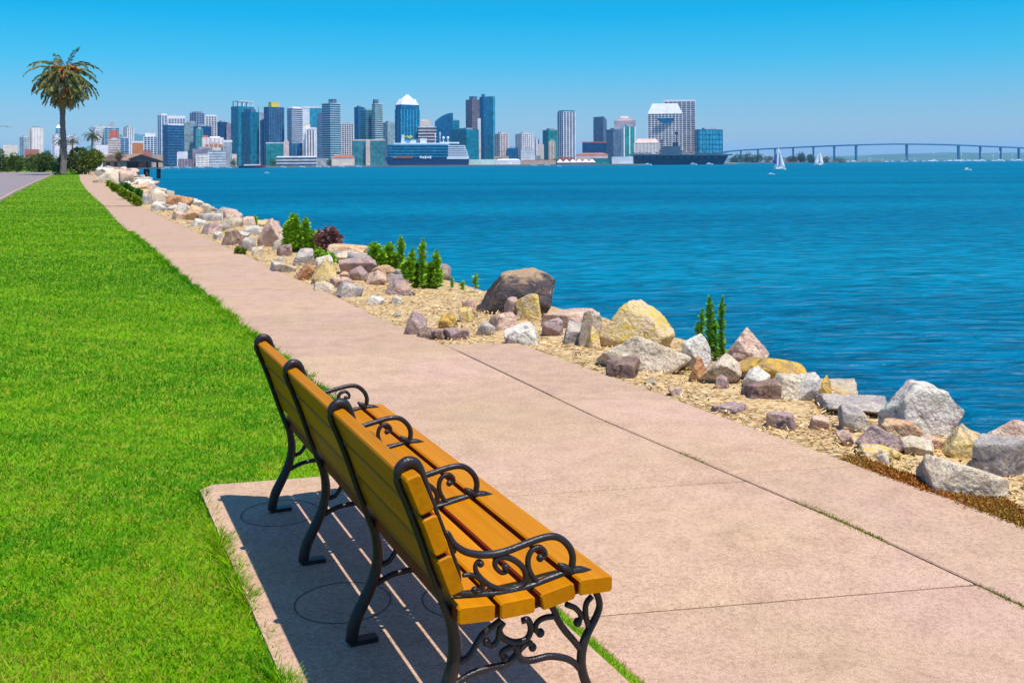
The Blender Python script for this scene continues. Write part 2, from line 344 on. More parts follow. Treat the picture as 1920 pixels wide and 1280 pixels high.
mb.add(V, [(i * 4 + j, (i + 1) * 4 + j, (i + 1) * 4 + j + 1, i * 4 + j + 1) for i in range(len(ru) - 1) for j in range(3)])
kbo = mb.build('kerb', pm('kerb_concrete', (.42, .27, .20), .85, .15, 2.0)); orient_out(kbo); tag(kbo, 'pale kerb between lawn and road', kind='structure')

# ------------------------------------------------------------------ path: base sheet and concrete slabs
pb = MB(); V = []; pu = np.concatenate([np.arange(-6, 30, .5), np.arange(30, 235, 3)])
for u in pu:
    for v in (float(eL(u)) + .03, float(eR(u)) - .03): V.append(uvp(u, v, float(gh(u)) - .022))
pb.add(V, [(i * 2, (i + 1) * 2, (i + 1) * 2 + 1, i * 2 + 1) for i in range(len(pu) - 1)])
path = pb.build('path', pm('joint_fill', (.20, .125, .07), .95, .3, 15)); tag(path, 'pink tan concrete footpath along the shore', kind='structure')
if path.data.polygons[0].normal.z < 0: path.data.flip_normals()
SK = -.255
def slab(u0, u1, fL, fR, name='slab', gap=.007, n=6, sk=SK, lift=0.0):
    """one concrete slab between two edge curves with small chamfer; joints lie at u = u0 + sk * (v - 1.76)"""
    V = []; rings = []
    def edge(s, t, inset, dz):
        u = u0 + (u1 - u0) * s; a, b = float(fL(u)), float(fR(u)); v = a + (b - a) * t
        uu = u + sk * (v - 1.76)
        uu += inset * (1 if s < .001 else -1 if s > .999 else 0); v += inset * (1 if t < .001 else -1 if t > .999 else 0)
        return uvp(uu, v, float(gh(uu)) + dz + lift)
    per = [(s / n, 0) for s in range(n)] + [(1, t / 3) for t in range(3)] + [(1 - s / n, 1) for s in range(n)] + [(0, 1 - t / 3) for t in range(3)]
    m = len(per)
    for inset, dz in ((gap, -.03), (gap, -.005), (gap + .006, 0)):
        V += [edge(s, t, inset, dz) for s, t in per]
    Fa = [(r * m + i, r * m + (i + 1) % m, (r + 1) * m + (i + 1) % m, (r + 1) * m + i) for r in range(2) for i in range(m)] + [tuple(2 * m + i for i in range(m))]
    o = MB().add(V, Fa).build(name, CONC, path); orient_out(o)
    return o
jts = [-4.5, -2.9, -1.35, .2, 1.75, 3.48, 5.0, 6.45, 7.95, 9.45, 10.95, 12.45, 13.95, 15.45, 16.95, 18.45, 19.95, 21.45, 22.95, 24.45]
for a, b in zip(jts[:-1], jts[1:]): slab(a, b, eL, eJ)
for a, b in zip([-4.0, -.9, 2.2, 5.15, 7.35], [-.9, 2.2, 5.15, 7.35, UEND + .9]): slab(a, b, eJ, lambda u: np.interp(u, eRu, eRv), sk=SK if b < 9 else -.40)
fu = np.concatenate([np.arange(24.46, 60, 1.5), np.arange(60, 236, 4)]); V = []
for u in fu:
    for v in (float(eL(u)) + .006, float(eJ(u)) - .006):
        uu = u + (SK * (v - 1.76) if u == fu[0] else 0); V.append(uvp(uu, v, float(gh(uu)) + .001))
fs = MB().add(V, [(i * 2, (i + 1) * 2, (i + 1) * 2 + 1, i * 2 + 1) for i in range(len(fu) - 1)]).build('paving_strip', CONC, path)
if fs.data.polygons[0].normal.z < 0: fs.data.flip_normals()

# bench pad
pc = [uv(onz(*p, 0)) for p in [(375, 921), (398, 911), (600, 898)]]
PADL = pc[0][1]
pad_poly = [(1.6, PADL + .01), (3.45, PADL + .008), pc[0], pc[1], (pc[2][0] - .06, 1.715), (1.6, 1.715)]
def ground_poly(poly, z0, z1): return [uvp(a, b, z1) for a, b in poly], z0
P = [uvp(a, b, -.06) for a, b in pad_poly]; pad = MB().prism(P, (0, 0, .068)).build('bench_pad', CONC); orient_out(pad); tag(pad, 'concrete pad under the bench', kind='structure')
RING = pm('ring_joint', (.12, .08, .06), .95, .2, 20)
for px, py, r in ((525, 961, .185), (643, 1128, .185), (800, 1400, .185), (880, 1120, .185)):
    c = onz(px, py, .008); N = 40; V = []
    for k in range(N):
        a = 2 * math.pi * k / N
        for rr in (r, r + .006): V.append((c[0] + rr * math.cos(a), c[1] + rr * math.sin(a), .0092))
    MB().add(V, [(2 * k, 2 * k + 1, (2 * k + 3) % (2 * N), (2 * k + 2) % (2 * N)) for k in range(N)]).build('footing_ring', RING, pad)

# ------------------------------------------------------------------ bench
def wood_mat(name):
    m, n, l, b = nodes_of(name); t = n.new('ShaderNodeTexCoord'); mp = n.new('ShaderNodeMapping'); l.new(t.outputs['Object'], mp.inputs['Vector'])
    mp.inputs['Rotation'].default_value = (0, 0, -math.atan2(UD[1], UD[0])); 
    mp2 = n.new('ShaderNodeMapping'); mp2.inputs['Scale'].default_value = (1.2, 40, 40); l.new(mp.outputs[0], mp2.inputs['Vector'])
    z = n.new('ShaderNodeTexNoise'); z.inputs['Scale'].default_value = 1.0; z.inputs['Detail'].default_value = 8; z.inputs['Distortion'].default_value = .8; l.new(mp2.outputs[0], z.inputs['Vector'])
    r = n.new('ShaderNodeValToRGB'); l.new(z.outputs['Fac'], r.inputs[0]); e = r.color_ramp.elements
    e[0].position = .3; e[0].color = (.41, .135, .001, 1); e[1].position = .7; e[1].color = (.49, .185, .001, 1)
    oi = n.new('ShaderNodeObjectInfo'); mr = n.new('ShaderNodeMapRange'); mr.inputs['To Min'].default_value = .92; mr.inputs['To Max'].default_value = 1.08; l.new(oi.outputs['Random'], mr.inputs['Value'])
    hs = n.new('ShaderNodeHueSaturation'); l.new(mr.outputs[0], hs.inputs['Value']); l.new(r.outputs[0], hs.inputs['Color']); l.new(hs.outputs[0], b.inputs['Base Color'])
    b.inputs['Roughness'].default_value = .5; b.inputs['Specular IOR Level'].default_value = .07
    bp = n.new('ShaderNodeBump'); bp.inputs['Strength'].default_value = .12; bp.inputs['Distance'].default_value = .002; l.new(z.outputs['Fac'], bp.inputs['Height']); l.new(bp.outputs[0], b.inputs['Normal'])
    return m
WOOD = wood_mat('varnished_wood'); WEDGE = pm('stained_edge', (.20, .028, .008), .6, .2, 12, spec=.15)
IRON = pm('cast_iron', (.020, .014, .015), .36, .3, 60, bump=.15, bscale=140, spec=.38)
V0 = .945; SUP = [2.79, 3.585, 4.39, 5.115]; U0, U1 = 2.725, 5.185; PADZ = .008
def onu(px, py, u0):
    r = ray(px, py); p = CAM + r * (u0 / (r @ UD)); return float(p @ VD) - V0, float(p[2])
bo = uvp(3.9, V0 + .25, PADZ)
bench = empty('park_bench', bo, 'long wooden slat park bench with scrolled black iron arms and legs', 'bench')
def BP(a, z, u): return uvp(u, V0 + a, z)
def beam(name, quad):                                   # quad: four (a,z) corners; chamfered slat along u
    q = [np.array(p) for p in quad]; c = sum(q) / 4; n = 4; prof = []
    for i in range(4):
        p0, p1, p2 = q[i - 1], q[i], q[(i + 1) % 4]; ch = .006
        prof += [p1 + (p0 - p1) / np.linalg.norm(p0 - p1) * ch, p1 + (p2 - p1) / np.linalg.norm(p2 - p1) * ch]
    V = []; inn = [c + (p - c) * (1 - .005 / np.linalg.norm(p - c)) for p in prof]
    for u, pr in ((U0, inn), (U0 + .005, prof), (U1 - .005, prof), (U1, inn)): V += [BP(p[0], p[1], u) for p in pr]
    m = 8; Fa = [(r * m + i, r * m + (i + 1) % m, (r + 1) * m + (i + 1) % m, (r + 1) * m + i) for r in range(3) for i in range(m)] + [tuple(range(m - 1, -1, -1)), tuple(range(3 * m, 4 * m))]
    o = orient_out(MB().add(V, Fa).build(name, WOOD, bench, bo)); o.data.materials.append(WEDGE)
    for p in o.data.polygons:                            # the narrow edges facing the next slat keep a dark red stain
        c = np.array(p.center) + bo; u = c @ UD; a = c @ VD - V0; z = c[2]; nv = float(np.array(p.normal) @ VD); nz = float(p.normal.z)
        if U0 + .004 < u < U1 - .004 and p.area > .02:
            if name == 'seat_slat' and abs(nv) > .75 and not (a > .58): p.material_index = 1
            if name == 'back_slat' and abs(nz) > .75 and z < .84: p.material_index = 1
    return o
for q in ([(-.074, .853), (-.031, .866), (.014, .757), (-.029, .743)], [(-.025, .731), (.018, .744), (.058, .634), (.015, .621)], [(.019, .609), (.062, .622), (.103, .513), (.060, .500)]): beam('back_slat', q)
for q in ([(.083, .465), (.199, .456), (.197, .407), (.081, .416)], [(.214, .455), (.327, .455), (.327, .406), (.214, .406)], [(.343, .456), (.456, .474), (.463, .425), (.351, .407)], [(.475, .478), (.590, .472), (.588, .424), (.473, .430)]): beam('seat_slat', q)
z2 = lambda pts: [onu(720 + X / 2.7826, 820 + Y / 2.7826, SUP[0]) for X, Y in pts]
z4 = lambda pts: [onu(840 + X / 4, 860 + Y / 4, SUP[0]) for X, Y in pts]
def iron(name, curves, u, parent):
    mb = MB()
    for pts, r in curves:
        if len(pts) == 1: mb.ball(BP(*pts[0], u), r, 10, 8); continue
        sp = spline([BP(a, z, u) for a, z in pts], 5); n = len(sp)
        if isinstance(r, (list, tuple)) and not isinstance(r[0], (list, tuple)): rr = list(np.interp(np.linspace(0, 1, n), np.linspace(0, 1, len(r)), r))
        else: rr = [r] * n
        mb.tube(sp, rr, 10)
    return mb.build(name, IRON, parent, bo)
REAR = [(-.052, .868), (-.078, .845), (-.072, .815), (-.046, .752), (-.012, .66), (.022, .56), (.056, .468), (.084, .40), (.095, .33), (.088, .268), (.068, .21), (.040, .155), (.014, .105), (.000, .06), (-.006, .02)]
CAP = [(-.074, .842), (-.072, .866), (-.052, .882), (-.028, .879), (-.012, .862), (.002, .832), (.028, .762), (.068, .66), (.097, .600)]
ARM = z2([(320, 500)]) + z4([(0, 560), (40, 630), (120, 690), (220, 715), (330, 715), (440, 690), (560, 645), (680, 600), (780, 580), (850, 600), (910, 660), (935, 730), (930, 800)]) + [(.484, .486)]
STRAP = z2([(330, 520), (360, 610), (390, 700)]) + [(.113, .478)]
RAIL = [(a_, z_ + .011) for a_, z_ in [(.09, .474)] + z4([(200, 1042), (340, 1037), (480, 1015), (620, 980), (740, 930), (850, 888), (930, 855)])]
LEAF = [(z4([(830, 785), (870, 815), (930, 850)]), [.005, .014, .014]), (z4([(925, 845), (1000, 838), (1075, 838)]), [.017, .015, .005])]
CA = z4([(445, 805), (440, 845), (400, 850), (358, 810), (355, 762), (400, 735), (470, 745), (540, 790), (580, 850), (575, 920), (520, 968), (430, 982), (330, 955), (260, 905), (215, 850), (205, 800), (230, 765), (258, 780)])
CB = z4([(690, 745), (728, 735), (725, 690), (680, 660), (625, 690), (600, 750), (605, 820), (640, 890), (690, 928), (740, 915)])
CC = z4([(110, 872), (170, 868), (225, 890), (260, 935), (250, 985), (215, 1005), (195, 985)])
FLEG = [(.545, .425), (.566, .40), (.578, .36), (.566, .326), (.545, .295), (.530, .272), (.519, .245), (.513, .215), (.513, .182), (.522, .144), (.538, .105), (.556, .065), (.572, .03), (.578, .016)]
FLOOP = z2([(1085, 825), (1055, 865), (1052, 925), (1068, 985)])
BR = [(.392, .415)] + z2([(890, 905), (905, 945), (940, 1000), (990, 1058), (1030, 1110)])
BC = z2([(905, 930), (840, 938), (800, 962), (790, 1000), (815, 1017)])
FC = z2([(950, 868), (1000, 890), (1028, 930), (1010, 962)])
RINGC = z2([(625, 960), (602, 1000), (622, 1042), (680, 1066), (742, 1050), (766, 1000), (752, 950), (720, 955)])
BL = z2([(690, 1080), (645, 1098), (612, 1122), (630, 1148)])
BRR = z2([(690, 1132), (725, 1090), (758, 1068), (775, 1092)])
STR = z2([(1022, 1205), (990, 1172), (940, 1148), (860, 1140), (770, 1160), (720, 1155), (696, 1120), (690, 1080)])
STL = z2([(700, 1120), (640, 1180), (560, 1198), (480, 1222), (425, 1250)]) + [(.072, .205)]
RS = z2([(610, 950), (545, 1000), (500, 1042), (462, 1110), (430, 1150)]) + [(.092, .275)]
RC = z2([(600, 1010), (590, 1060), (560, 1082), (535, 1065)])
for u in SUP:
    fr = iron('iron_frame', [(REAR, [.011] * 6 + [.013, .017, .020, .021, .022, .023, .024, .023, .022]), (CAP, [.014, .016, .017, .016, .012, .008, .006, .006])], u, bench)
    iron('armrest', [(ARM, [.007, .010, .011, .011, .011, .011, .011, .012]), (RAIL, [.008, .011, .011, .010]), (STRAP, .0055)] + LEAF, u, fr)
    iron('arm_scroll', [(CA, [.005, .008, .009, .010, .009, .008, .006]), (CB, [.005, .008, .009, .009, .007]), (CC, [.006, .008, .008, .007]), ([z4([(432, 812)])[0]], .012), ([z4([(690, 742)])[0]], .012), ([z4([(200, 985)])[0]], .012), ([z4([(245, 785)])[0]], .011)], u, fr)
    iron('front_leg', [(FLEG, [.010, .011, .011, .012, .013, .014, .015, .015, .015, .015, .016, .016, .016, .015]), (FLOOP, .0095), ([(.46, .412), (.50, .418), (.545, .418)], .010)], u, fr)
    iron('seat_rail', [([(.078, .41), (.20, .398), (.33, .397), (.40, .404), (.47, .418), (.54, .42)], .009)], u, fr)
    iron('leg_scroll', [(BR, [.009, .011, .011, .010]), (BC, .009), (FC, .009), (RINGC, .010), (BL, .009), (BRR, .009), (RS, .010), (RC, .009), ([BC[-1]], .014), ([FC[-1]], .014), ([BL[-1]], .013), ([BRR[-1]], .013), ([RC[-1]], .013)], u, fr)
    iron('stretcher', [(STR, .0105), (STL, .0105)], u, fr)
    for a0, a1 in ((-.014, .088), (.540, .600)): MB().box(BP((a0 + a1) / 2, PADZ + .009, u), (a1 - a0, .042, .018), VD, UD).build('foot', IRON, fr, bo)

# ------------------------------------------------------------------ grass
GRASS = attr_mat('grass_blades', .6, .08, .35)
def blades(N, rmin, rmax, thmin, thmax, inside, lenr, wid, base, hue):
    r = np.exp(np.random.uniform(math.log(rmin), math.log(rmax), N)); th = np.random.uniform(thmin, thmax, N)
    x = r * np.sin(th); y = r * np.cos(th); u = x * UD[0] + y * UD[1]; v = x * VD[0] + y * VD[1]
    k = inside(u, v); x, y, u, v, r = x[k], y[k], u[k], v[k], r[k]; n = len(x)
    return x, y, u, v, r
PU = pc[0][0]
def lawn_in(u, v):
    wob = .022 * np.sin(u * 9.1) + .02 * np.sin(u * 23.7 + 1) + .022 * np.sin(u * 4.3 + 2) + .014 * np.sin(u * 51 + v * 3) + np.abs(np.random.normal(0, .022, len(u)))
    on_pad = (u < PU - .05 + wob * .6 - .10 * np.clip((v - .7) / 1.0, 0, 1)) & (u > 1.6) & (v > PADL + .012 + wob * 1.0)
    return (v < eL(u) + wob * np.clip(1.2, 0, 1.2)) & (~on_pad) & (v > eK(u) + .05)
def field(u, v, s, seed): 
    return (np.sin(u * 1.3 * s + seed) * np.sin(v * 1.7 * s + seed * 2.1) + np.sin((u + v) * 2.9 * s + seed) * .6 + np.sin((u * .8 - v * 1.1) * 5.3 * s + seed * 3) * .4) / 2
def blade_mesh(name, x, y, u, v, r, h0, h1, w0, wk, zoff=-.004, yellow=.0, lean=.5, cols=None):
    n = len(x); zg = gh(u) + zoff
    s = np.maximum(1, r / 7.0) ** .8
    h = np.random.uniform(h0, h1, n) * np.minimum(s, 3.0) ** .5; wd = (w0 + wk * r)
    a = np.random.uniform(0, 2 * math.pi, n); lx = np.cos(a); ly = np.sin(a); b = np.random.uniform(0, 2 * math.pi, n)
    ln = np.random.uniform(.1, 1, n) * lean * h
    B = np.stack([x, y, zg], 1); W = np.stack([np.cos(b), np.sin(b), 0 * b], 1) * wd[:, None] / 2
    M = B + np.stack([lx * ln * .35, ly * ln * .35, h * .6], 1); T = B + np.stack([lx * ln, ly * ln, h * np.random.uniform(.8, 1, n)], 1)
    V = np.stack([B - W, B + W, M + W * .8, T, M - W * .8], 1)
    V = np.stack([B - W, B + W, T + W * .25, T - W * .25], 1).reshape(-1, 3)
    if cols is None:
        f1 = field(u, v, .55, 1.7); f2 = field(u, v, 2.1, 4.2); f3 = field(u, v, .18, .4)
        c1 = np.array([.145, .375, .002]); c2 = np.array([.27, .45, .004]); c3 = np.array([.05, .225, .002]); c4 = np.array([.34, .32, .05]); c5 = np.array([.36, .20, .035])
        t = np.clip(.48 + .45 * f1 + .38 * f2 + .35 * f3 + np.random.normal(0, .25, n) + .35 * field(u, v, 5.3, 9.1) * np.clip(1.6 - r / 12, .2, 1), 0, 1)[:, None]
        col = c3 * (1 - t) + c1 * t; t2 = np.clip((t - .55) * 2, 0, 1); col = col * (1 - t2) + c2 * t2
        nearm = np.clip(1.4 - r / 6, .12, 1)
        m = np.random.rand(n) < (.07 + .30 * np.clip(f2 + .3 * f1, 0, 1)) * nearm; col[m] = c4
        m = np.random.rand(n) < .06 * nearm * np.clip(.4 + f1 + f2, 0, 1.6); col[m] = c5
        col *= np.random.uniform(.8, 1.2, (n, 1))
    else: col = cols(n, u, v)
    return np_mesh(name, V, np.arange(n * 4).reshape(-1, 4), GRASS, tint=np.clip(col, 0, 1))
x, y, u, v, r = blades(1050000, 1.9, 210, rad(-46), rad(4), lawn_in, None, None, None, None)
o = blade_mesh('lawn_grass', x, y, u, v, r, .013, .032, .0024, .00080, lean=1.5)
tag(o, 'mown green lawn grass left of the footpath', 'grass', kind='stuff')
# ragged taller grass along the edges of pad and path
u = np.concatenate([np.random.uniform(1.7, PU, 9000), np.random.uniform(PU + .1, 30, 11000)]); ed = np.concatenate([np.full(9000, PADL - .004), eL(u[9000:])])
k = np.random.rand(len(u)) < np.clip(.35 + .8 * field(u, ed, 3.1, 2.2), .06, 1); u, ed = u[k], ed[k]; v = ed + np.random.normal(0, .011, len(u)) + .013 * np.sin(u * 17) + .012 * np.sin(u * 41) ; x = u * UD[0] + v * VD[0]; y = u * UD[1] + v * VD[1]
o = blade_mesh('edge_grass', x, y, u, v, np.hypot(x, y), .03, .065, .003, .0007, lean=1.6); tag(o, 'ragged longer grass fringing the bench pad and footpath', 'grass', kind='stuff')
# grass along slab joints
def strip(n, u0, u1, vf, sd, hmin, hmax, dens=None):
    u = np.random.uniform(u0, u1, n)
    if dens is not None: u = u[np.random.rand(n) < dens(u)]
    v = vf(u) + np.random.normal(0, 1, len(u)) * sd; x = u * UD[0] + v * VD[0]; y = u * UD[1] + v * VD[1]; return x, y, u, v, np.hypot(x, y)
jc = lambda n, u, v: tints(n, (.15, .38, .005), .35, (.30, .42, .01))
o = blade_mesh('joint_grass', *strip(8000, 1.7, 5.5, lambda u: 1.742 + 0 * u, .011, 0, 0), .015, .040, .003, .0006, zoff=-.02, lean=.9, cols=jc)
tag(o, 'strip of green grass in the gap between bench pad and footpath', 'grass', kind='stuff')
dn = lambda u: np.clip(np.sin(u * 5.1 + .5) * 1.2 + .15 - np.clip((u - 4.2) * .9, -.5, 1.0), 0.0, 1) 
o = blade_mesh('joint_grass', *strip(9000, 2.0, 5.2, eJ, .010, 0, 0, dn), .010, .032, .0035, .0006, zoff=-.02, lean=1.0, cols=lambda n, u, v: tints(n, (.16, .24, .012), .35, (.30, .22, .03)))
tag(o, 'sparse grass sprouting from the long joint in the footpath', 'grass', kind='stuff')

# ------------------------------------------------------------------ rocks
def rock_mat(name, c1, c2, c3, dark, scale=2.2, spk=.5):
    c1, c2, c3, dark = (tuple(min(.72, q * k) for q, k in zip(c, (1.85, 1.70, 1.48))) for c in (c1, c2, c3, dark)) if name != 'dark' else (c1, c2, c3, dark)
    m, n, l, b = nodes_of('rock_' + name); t = n.new('ShaderNodeTexCoord'); oi = n.new('ShaderNodeObjectInfo')
    ad = n.new('ShaderNodeVectorMath'); ad.operation = 'ADD'; l.new(t.outputs['Object'], ad.inputs[0])
    cx = n.new('ShaderNodeVectorMath'); cx.operation = 'SCALE'; cx.inputs[0].default_value = (37, 91, 53); l.new(oi.outputs['Random'], cx.inputs['Scale']); l.new(cx.outputs[0], ad.inputs[1])
    def nz(s, d, dist=0):
        x = n.new('ShaderNodeTexNoise'); x.inputs['Scale'].default_value = s; x.inputs['Detail'].default_value = d; x.inputs['Distortion'].default_value = dist; x.inputs['Roughness'].default_value = .62; l.new(ad.outputs[0], x.inputs['Vector']); return x.outputs['Fac']
    def mixc(f, lo, hi, a, c):
        r = n.new('ShaderNodeMapRange'); r.inputs['From Min'].default_value = lo; r.inputs['From Max'].default_value = hi; l.new(f, r.inputs['Value'])
        x = n.new('ShaderNodeMix'); x.data_type = 'RGBA'; l.new(r.outputs[0], x.inputs[0])
        for s, q in ((6, a), (7, c)):
            if isinstance(q, tuple): x.inputs[s].default_value = (*q, 1)
            else: l.new(q, x.inputs[s])
        return x.outputs[2]
    col = mixc(nz(scale, 6, 1.4), .42, .56, c1, c2); col = mixc(nz(scale * 1.7, 8, 1.8), .50, .58, col, c3); col = mixc(nz(scale * 3.2, 10, 1.0), .57, .64, col, dark); col = mixc(nz(scale * 1.1, 9, 2.5), .60, .66, col, (.58, .42, .26))
    sp = mixc(nz(scale * 26, 3), .35, .65, (1 - spk * .6,) * 3, (1 + spk * .3,) * 3)
    x = n.new('ShaderNodeMix'); x.data_type = 'RGBA'; x.blend_type = 'MULTIPLY'; x.inputs[0].default_value = 1; l.new(col, x.inputs[6]); l.new(sp, x.inputs[7])
    l.new(x.outputs[2], b.inputs['Base Color']); b.inputs['Roughness'].default_value = .88; b.inputs['Specular IOR Level'].default_value = .22
    ma = n.new('ShaderNodeMath'); ma.operation = 'MULTIPLY_ADD'; l.new(nz(scale * 3, 9, .6), ma.inputs[0]); ma.inputs[1].default_value = 1.6; l.new(nz(scale * 16, 6), ma.inputs[2])
    bp = n.new('ShaderNodeBump'); bp.inputs['Strength'].default_value = .8; bp.inputs['Distance'].default_value = .035; l.new(ma.outputs[0], bp.inputs['Height']); l.new(bp.outputs[0], b.inputs['Normal'])
    return m
RM = dict(
    white=rock_mat('white', (.42, .38, .36), (.36, .33, .32), (.46, .40, .36), (.17, .15, .16)),
    grey=rock_mat('grey', (.23, .21, .21), (.30, .27, .25), (.19, .175, .19), (.10, .09, .10)),
    pale=rock_mat('pale', (.36, .30, .24), (.42, .35, .28), (.30, .25, .20), (.17, .14, .12)),
    mauve=rock_mat('mauve', (.25, .18, .175), (.20, .15, .165), (.31, .22, .18), (.09, .07, .08)),
    tan=rock_mat('tan', (.38, .25, .155), (.32, .20, .13), (.44, .31, .20), (.17, .10, .07)),
    yellow=rock_mat('yellow', (.42, .31, .16), (.40, .30, .20), (.44, .29, .075), (.18, .13, .07)),
    lichen=rock_mat('lichen', (.30, .19, .06), (.22, .15, .07), (.38, .24, .04), (.12, .085, .05)),
    rust=rock_mat('rust', (.30, .155, .07), (.24, .12, .07), (.36, .23, .12), (.10, .06, .05)),
    dark=rock_mat('dark', (.055, .045, .05), (.09, .07, .07), (.15, .085, .055), (.025, .02, .025)),
    brown=rock_mat('brown', (.16, .10, .08), (.21, .15, .13), (.12, .08, .08), (.06, .04, .04)),
    pink=rock_mat('pink', (.36, .25, .21), (.31, .21, .18), (.41, .31, .25), (.16, .11, .10)))
def top_tan(m):                                         # the huge boulder is dark below with a weathered tan top
    m = m.copy(); m.name = 'rock_dark_tan_top'; n = m.node_tree.nodes; l = m.node_tree.links; b = n['Principled BSDF']; src = b.inputs['Base Color'].links[0].from_socket
    t = n.new('ShaderNodeTexCoord'); sp = n.new('ShaderNodeSeparateXYZ'); l.new(t.outputs['Object'], sp.inputs[0]); z = n.new('ShaderNodeTexNoise'); z.inputs['Scale'].default_value = 3.5; z.inputs['Detail'].default_value = 7; l.new(t.outputs['Object'], z.inputs['Vector'])
    a = n.new('ShaderNodeMath'); a.operation = 'MULTIPLY_ADD'; a.inputs[1].default_value = .55; l.new(z.outputs['Fac'], a.inputs[0]); l.new(sp.outputs['Z'], a.inputs[2]); g = n.new('ShaderNodeNewGeometry'); sn = n.new('ShaderNodeSeparateXYZ'); l.new(t.outputs['Normal'], sn.inputs[0])
    a2 = n.new('ShaderNodeMath'); a2.operation = 'MULTIPLY_ADD'; a2.inputs[1].default_value = .30; l.new(sn.outputs['Z'], a2.inputs[0]); l.new(a.outputs[0], a2.inputs[2])
    r = n.new('ShaderNodeMapRange'); r.inputs['From Min'].default_value = .80; r.inputs['From Max'].default_value = .90; l.new(a2.outputs[0], r.inputs['Value'])
    x = n.new('ShaderNodeMix'); x.data_type = 'RGBA'; l.new(r.outputs[0], x.inputs[0]); l.new(src, x.inputs[6]); x.inputs[7].default_value = (.42, .27, .16, 1); l.new(x.outputs[2], b.inputs['Base Color']); return m
RM['darktop'] = top_tan(RM['dark'])
_ico = {}
def ico(k):
    if k not in _ico:
        bm = bmesh.new(); bmesh.ops.create_icosphere(bm, subdivisions=k, radius=1); bm.verts.ensure_lookup_table()
        _ico[k] = (np.array([tuple(v.co) for v in bm.verts]), np.array([[v.index for v in f.verts] for f in bm.faces])); bm.free()
    return _ico[k]
def rot_m(ax, ay, az):
    cx, sx_, cy, sy_, cz, sz_ = math.cos(ax), math.sin(ax), math.cos(ay), math.sin(ay), math.cos(az), math.sin(az)
    return np.array([[cz, -sz_, 0], [sz_, cz, 0], [0, 0, 1]]) @ np.array([[cy, 0, sy_], [0, 1, 0], [-sy_, 0, cy]]) @ np.array([[1, 0, 0], [0, cx, -sx_], [0, sx_, cx]])
def rock_shape(seed, sub, peak=0.0, pkx=0.0, planes=8, flat=0.0, rough=.05):
    """broken quarry stone: a tilted block with random corners knocked off, crisp facets and small roughness"""
    rs = np.random.RandomState(seed); D, Fa = ico(sub)
    ax = rs.uniform(.55, .85, 3); N = [np.array(q, float) for q in ((1, 0, 0), (-1, 0, 0), (0, 1, 0), (0, -1, 0), (0, 0, 1), (0, 0, -1))]; d = [ax[0], ax[0] * rs.uniform(.8, 1.1), ax[1], ax[1] * rs.uniform(.8, 1.1), ax[2], ax[2]]
    N = [q + rs.normal(0, .16, 3) for q in N]
    for k in range(planes):
        q = rs.normal(size=3); q /= np.linalg.norm(q); N.append(q); d.append(rs.uniform(.66, .92))
    tilt = (rs.uniform(-.35, .35), rs.uniform(-.35, .35)) if not peak else (rs.uniform(.25, .6) * rs.choice([-1, 1]), (.55 + .3 * peak) * (1 if pkx <= 0 else -1))
    if flat: tilt = (tilt[0] * .35, tilt[1] * .35)
    N = np.array(N); N /= np.linalg.norm(N, axis=1, keepdims=True); N = N @ rot_m(tilt[0], tilt[1], rs.uniform(-.5, .5)).T; d = np.array(d)
    dots = D @ N.T; q = np.where(dots > .04, dots / d, 0.0); p = 60
    r = ((q ** p).sum(1) + (1 / 1.2) ** p) ** (-1 / p); off = rs.uniform(0, 50, 3)
    nn = np.array([mnoise.fractal(Vector(tuple(x * 1.8 + off)), 1.0, 2.1, 4) for x in D]); n2 = np.array([mnoise.noise(Vector(tuple(x * 9 + off))) for x in D])
    P = D * (r * (1 + rough * .9 * nn + rough * .4 * n2))[:, None]
    return P, Fa
ROCKS = []
def rock(x0, y0, x1, y1, m, label, seed=None, peak=0.0, pkx=0.0, planes=7, flat=0.0, rough=.065, name='boulder', dep=.85, group=None, embed=.7, m2=None):
    seed = seed if seed is not None else 100 + len(ROCKS) * 7
    xc = (x0 + x1) / 2; P0 = hit(xc, y1); vd = P0 - CAM; vd[2] = 0; Z0 = P0[1]; vh = vd / np.linalg.norm(vd); rt = np.array([vh[1], -vh[0], 0])
    W = (x1 - x0) * Z0 / F * (1 / max(.7, rt[0])); dp = W * dep; Zc = Z0 + dp * .42 * vh[1]
    W = (x1 - x0) * Zc / F
    top = at(xc, y0, Zc)[2]; c = P0 + vh * dp * .42; g0 = float(gh(c @ UD)); hh = max(top - g0, .25 * W * .6)
    P, Fa = rock_shape(seed, 5 if (x1 - x0) > 46 and y1 > 440 else 4 if (x1 - x0) > 14 else 3, peak, pkx, planes, flat, rough)
    mn, mxx = P.min(0), P.max(0); eb = embed * hh
    Q = (P - (mn + mxx) / 2) / (mxx - mn)
    Vw = rt * (Q[:, :1] * W) + vh * (Q[:, 1:2] * dp) + np.array([0, 0, 1.0]) * ((Q[:, 2:3] + .5) * (hh + eb) - eb)
    org = np.array([c[0], c[1], g0 - .02])
    o = np_mesh(name, Vw, Fa, RM[m]); o.location = tuple(org)
    tag(o, label, 'rock', group); ROCKS.append(o); return o
G1 = 'rocks along the shore'
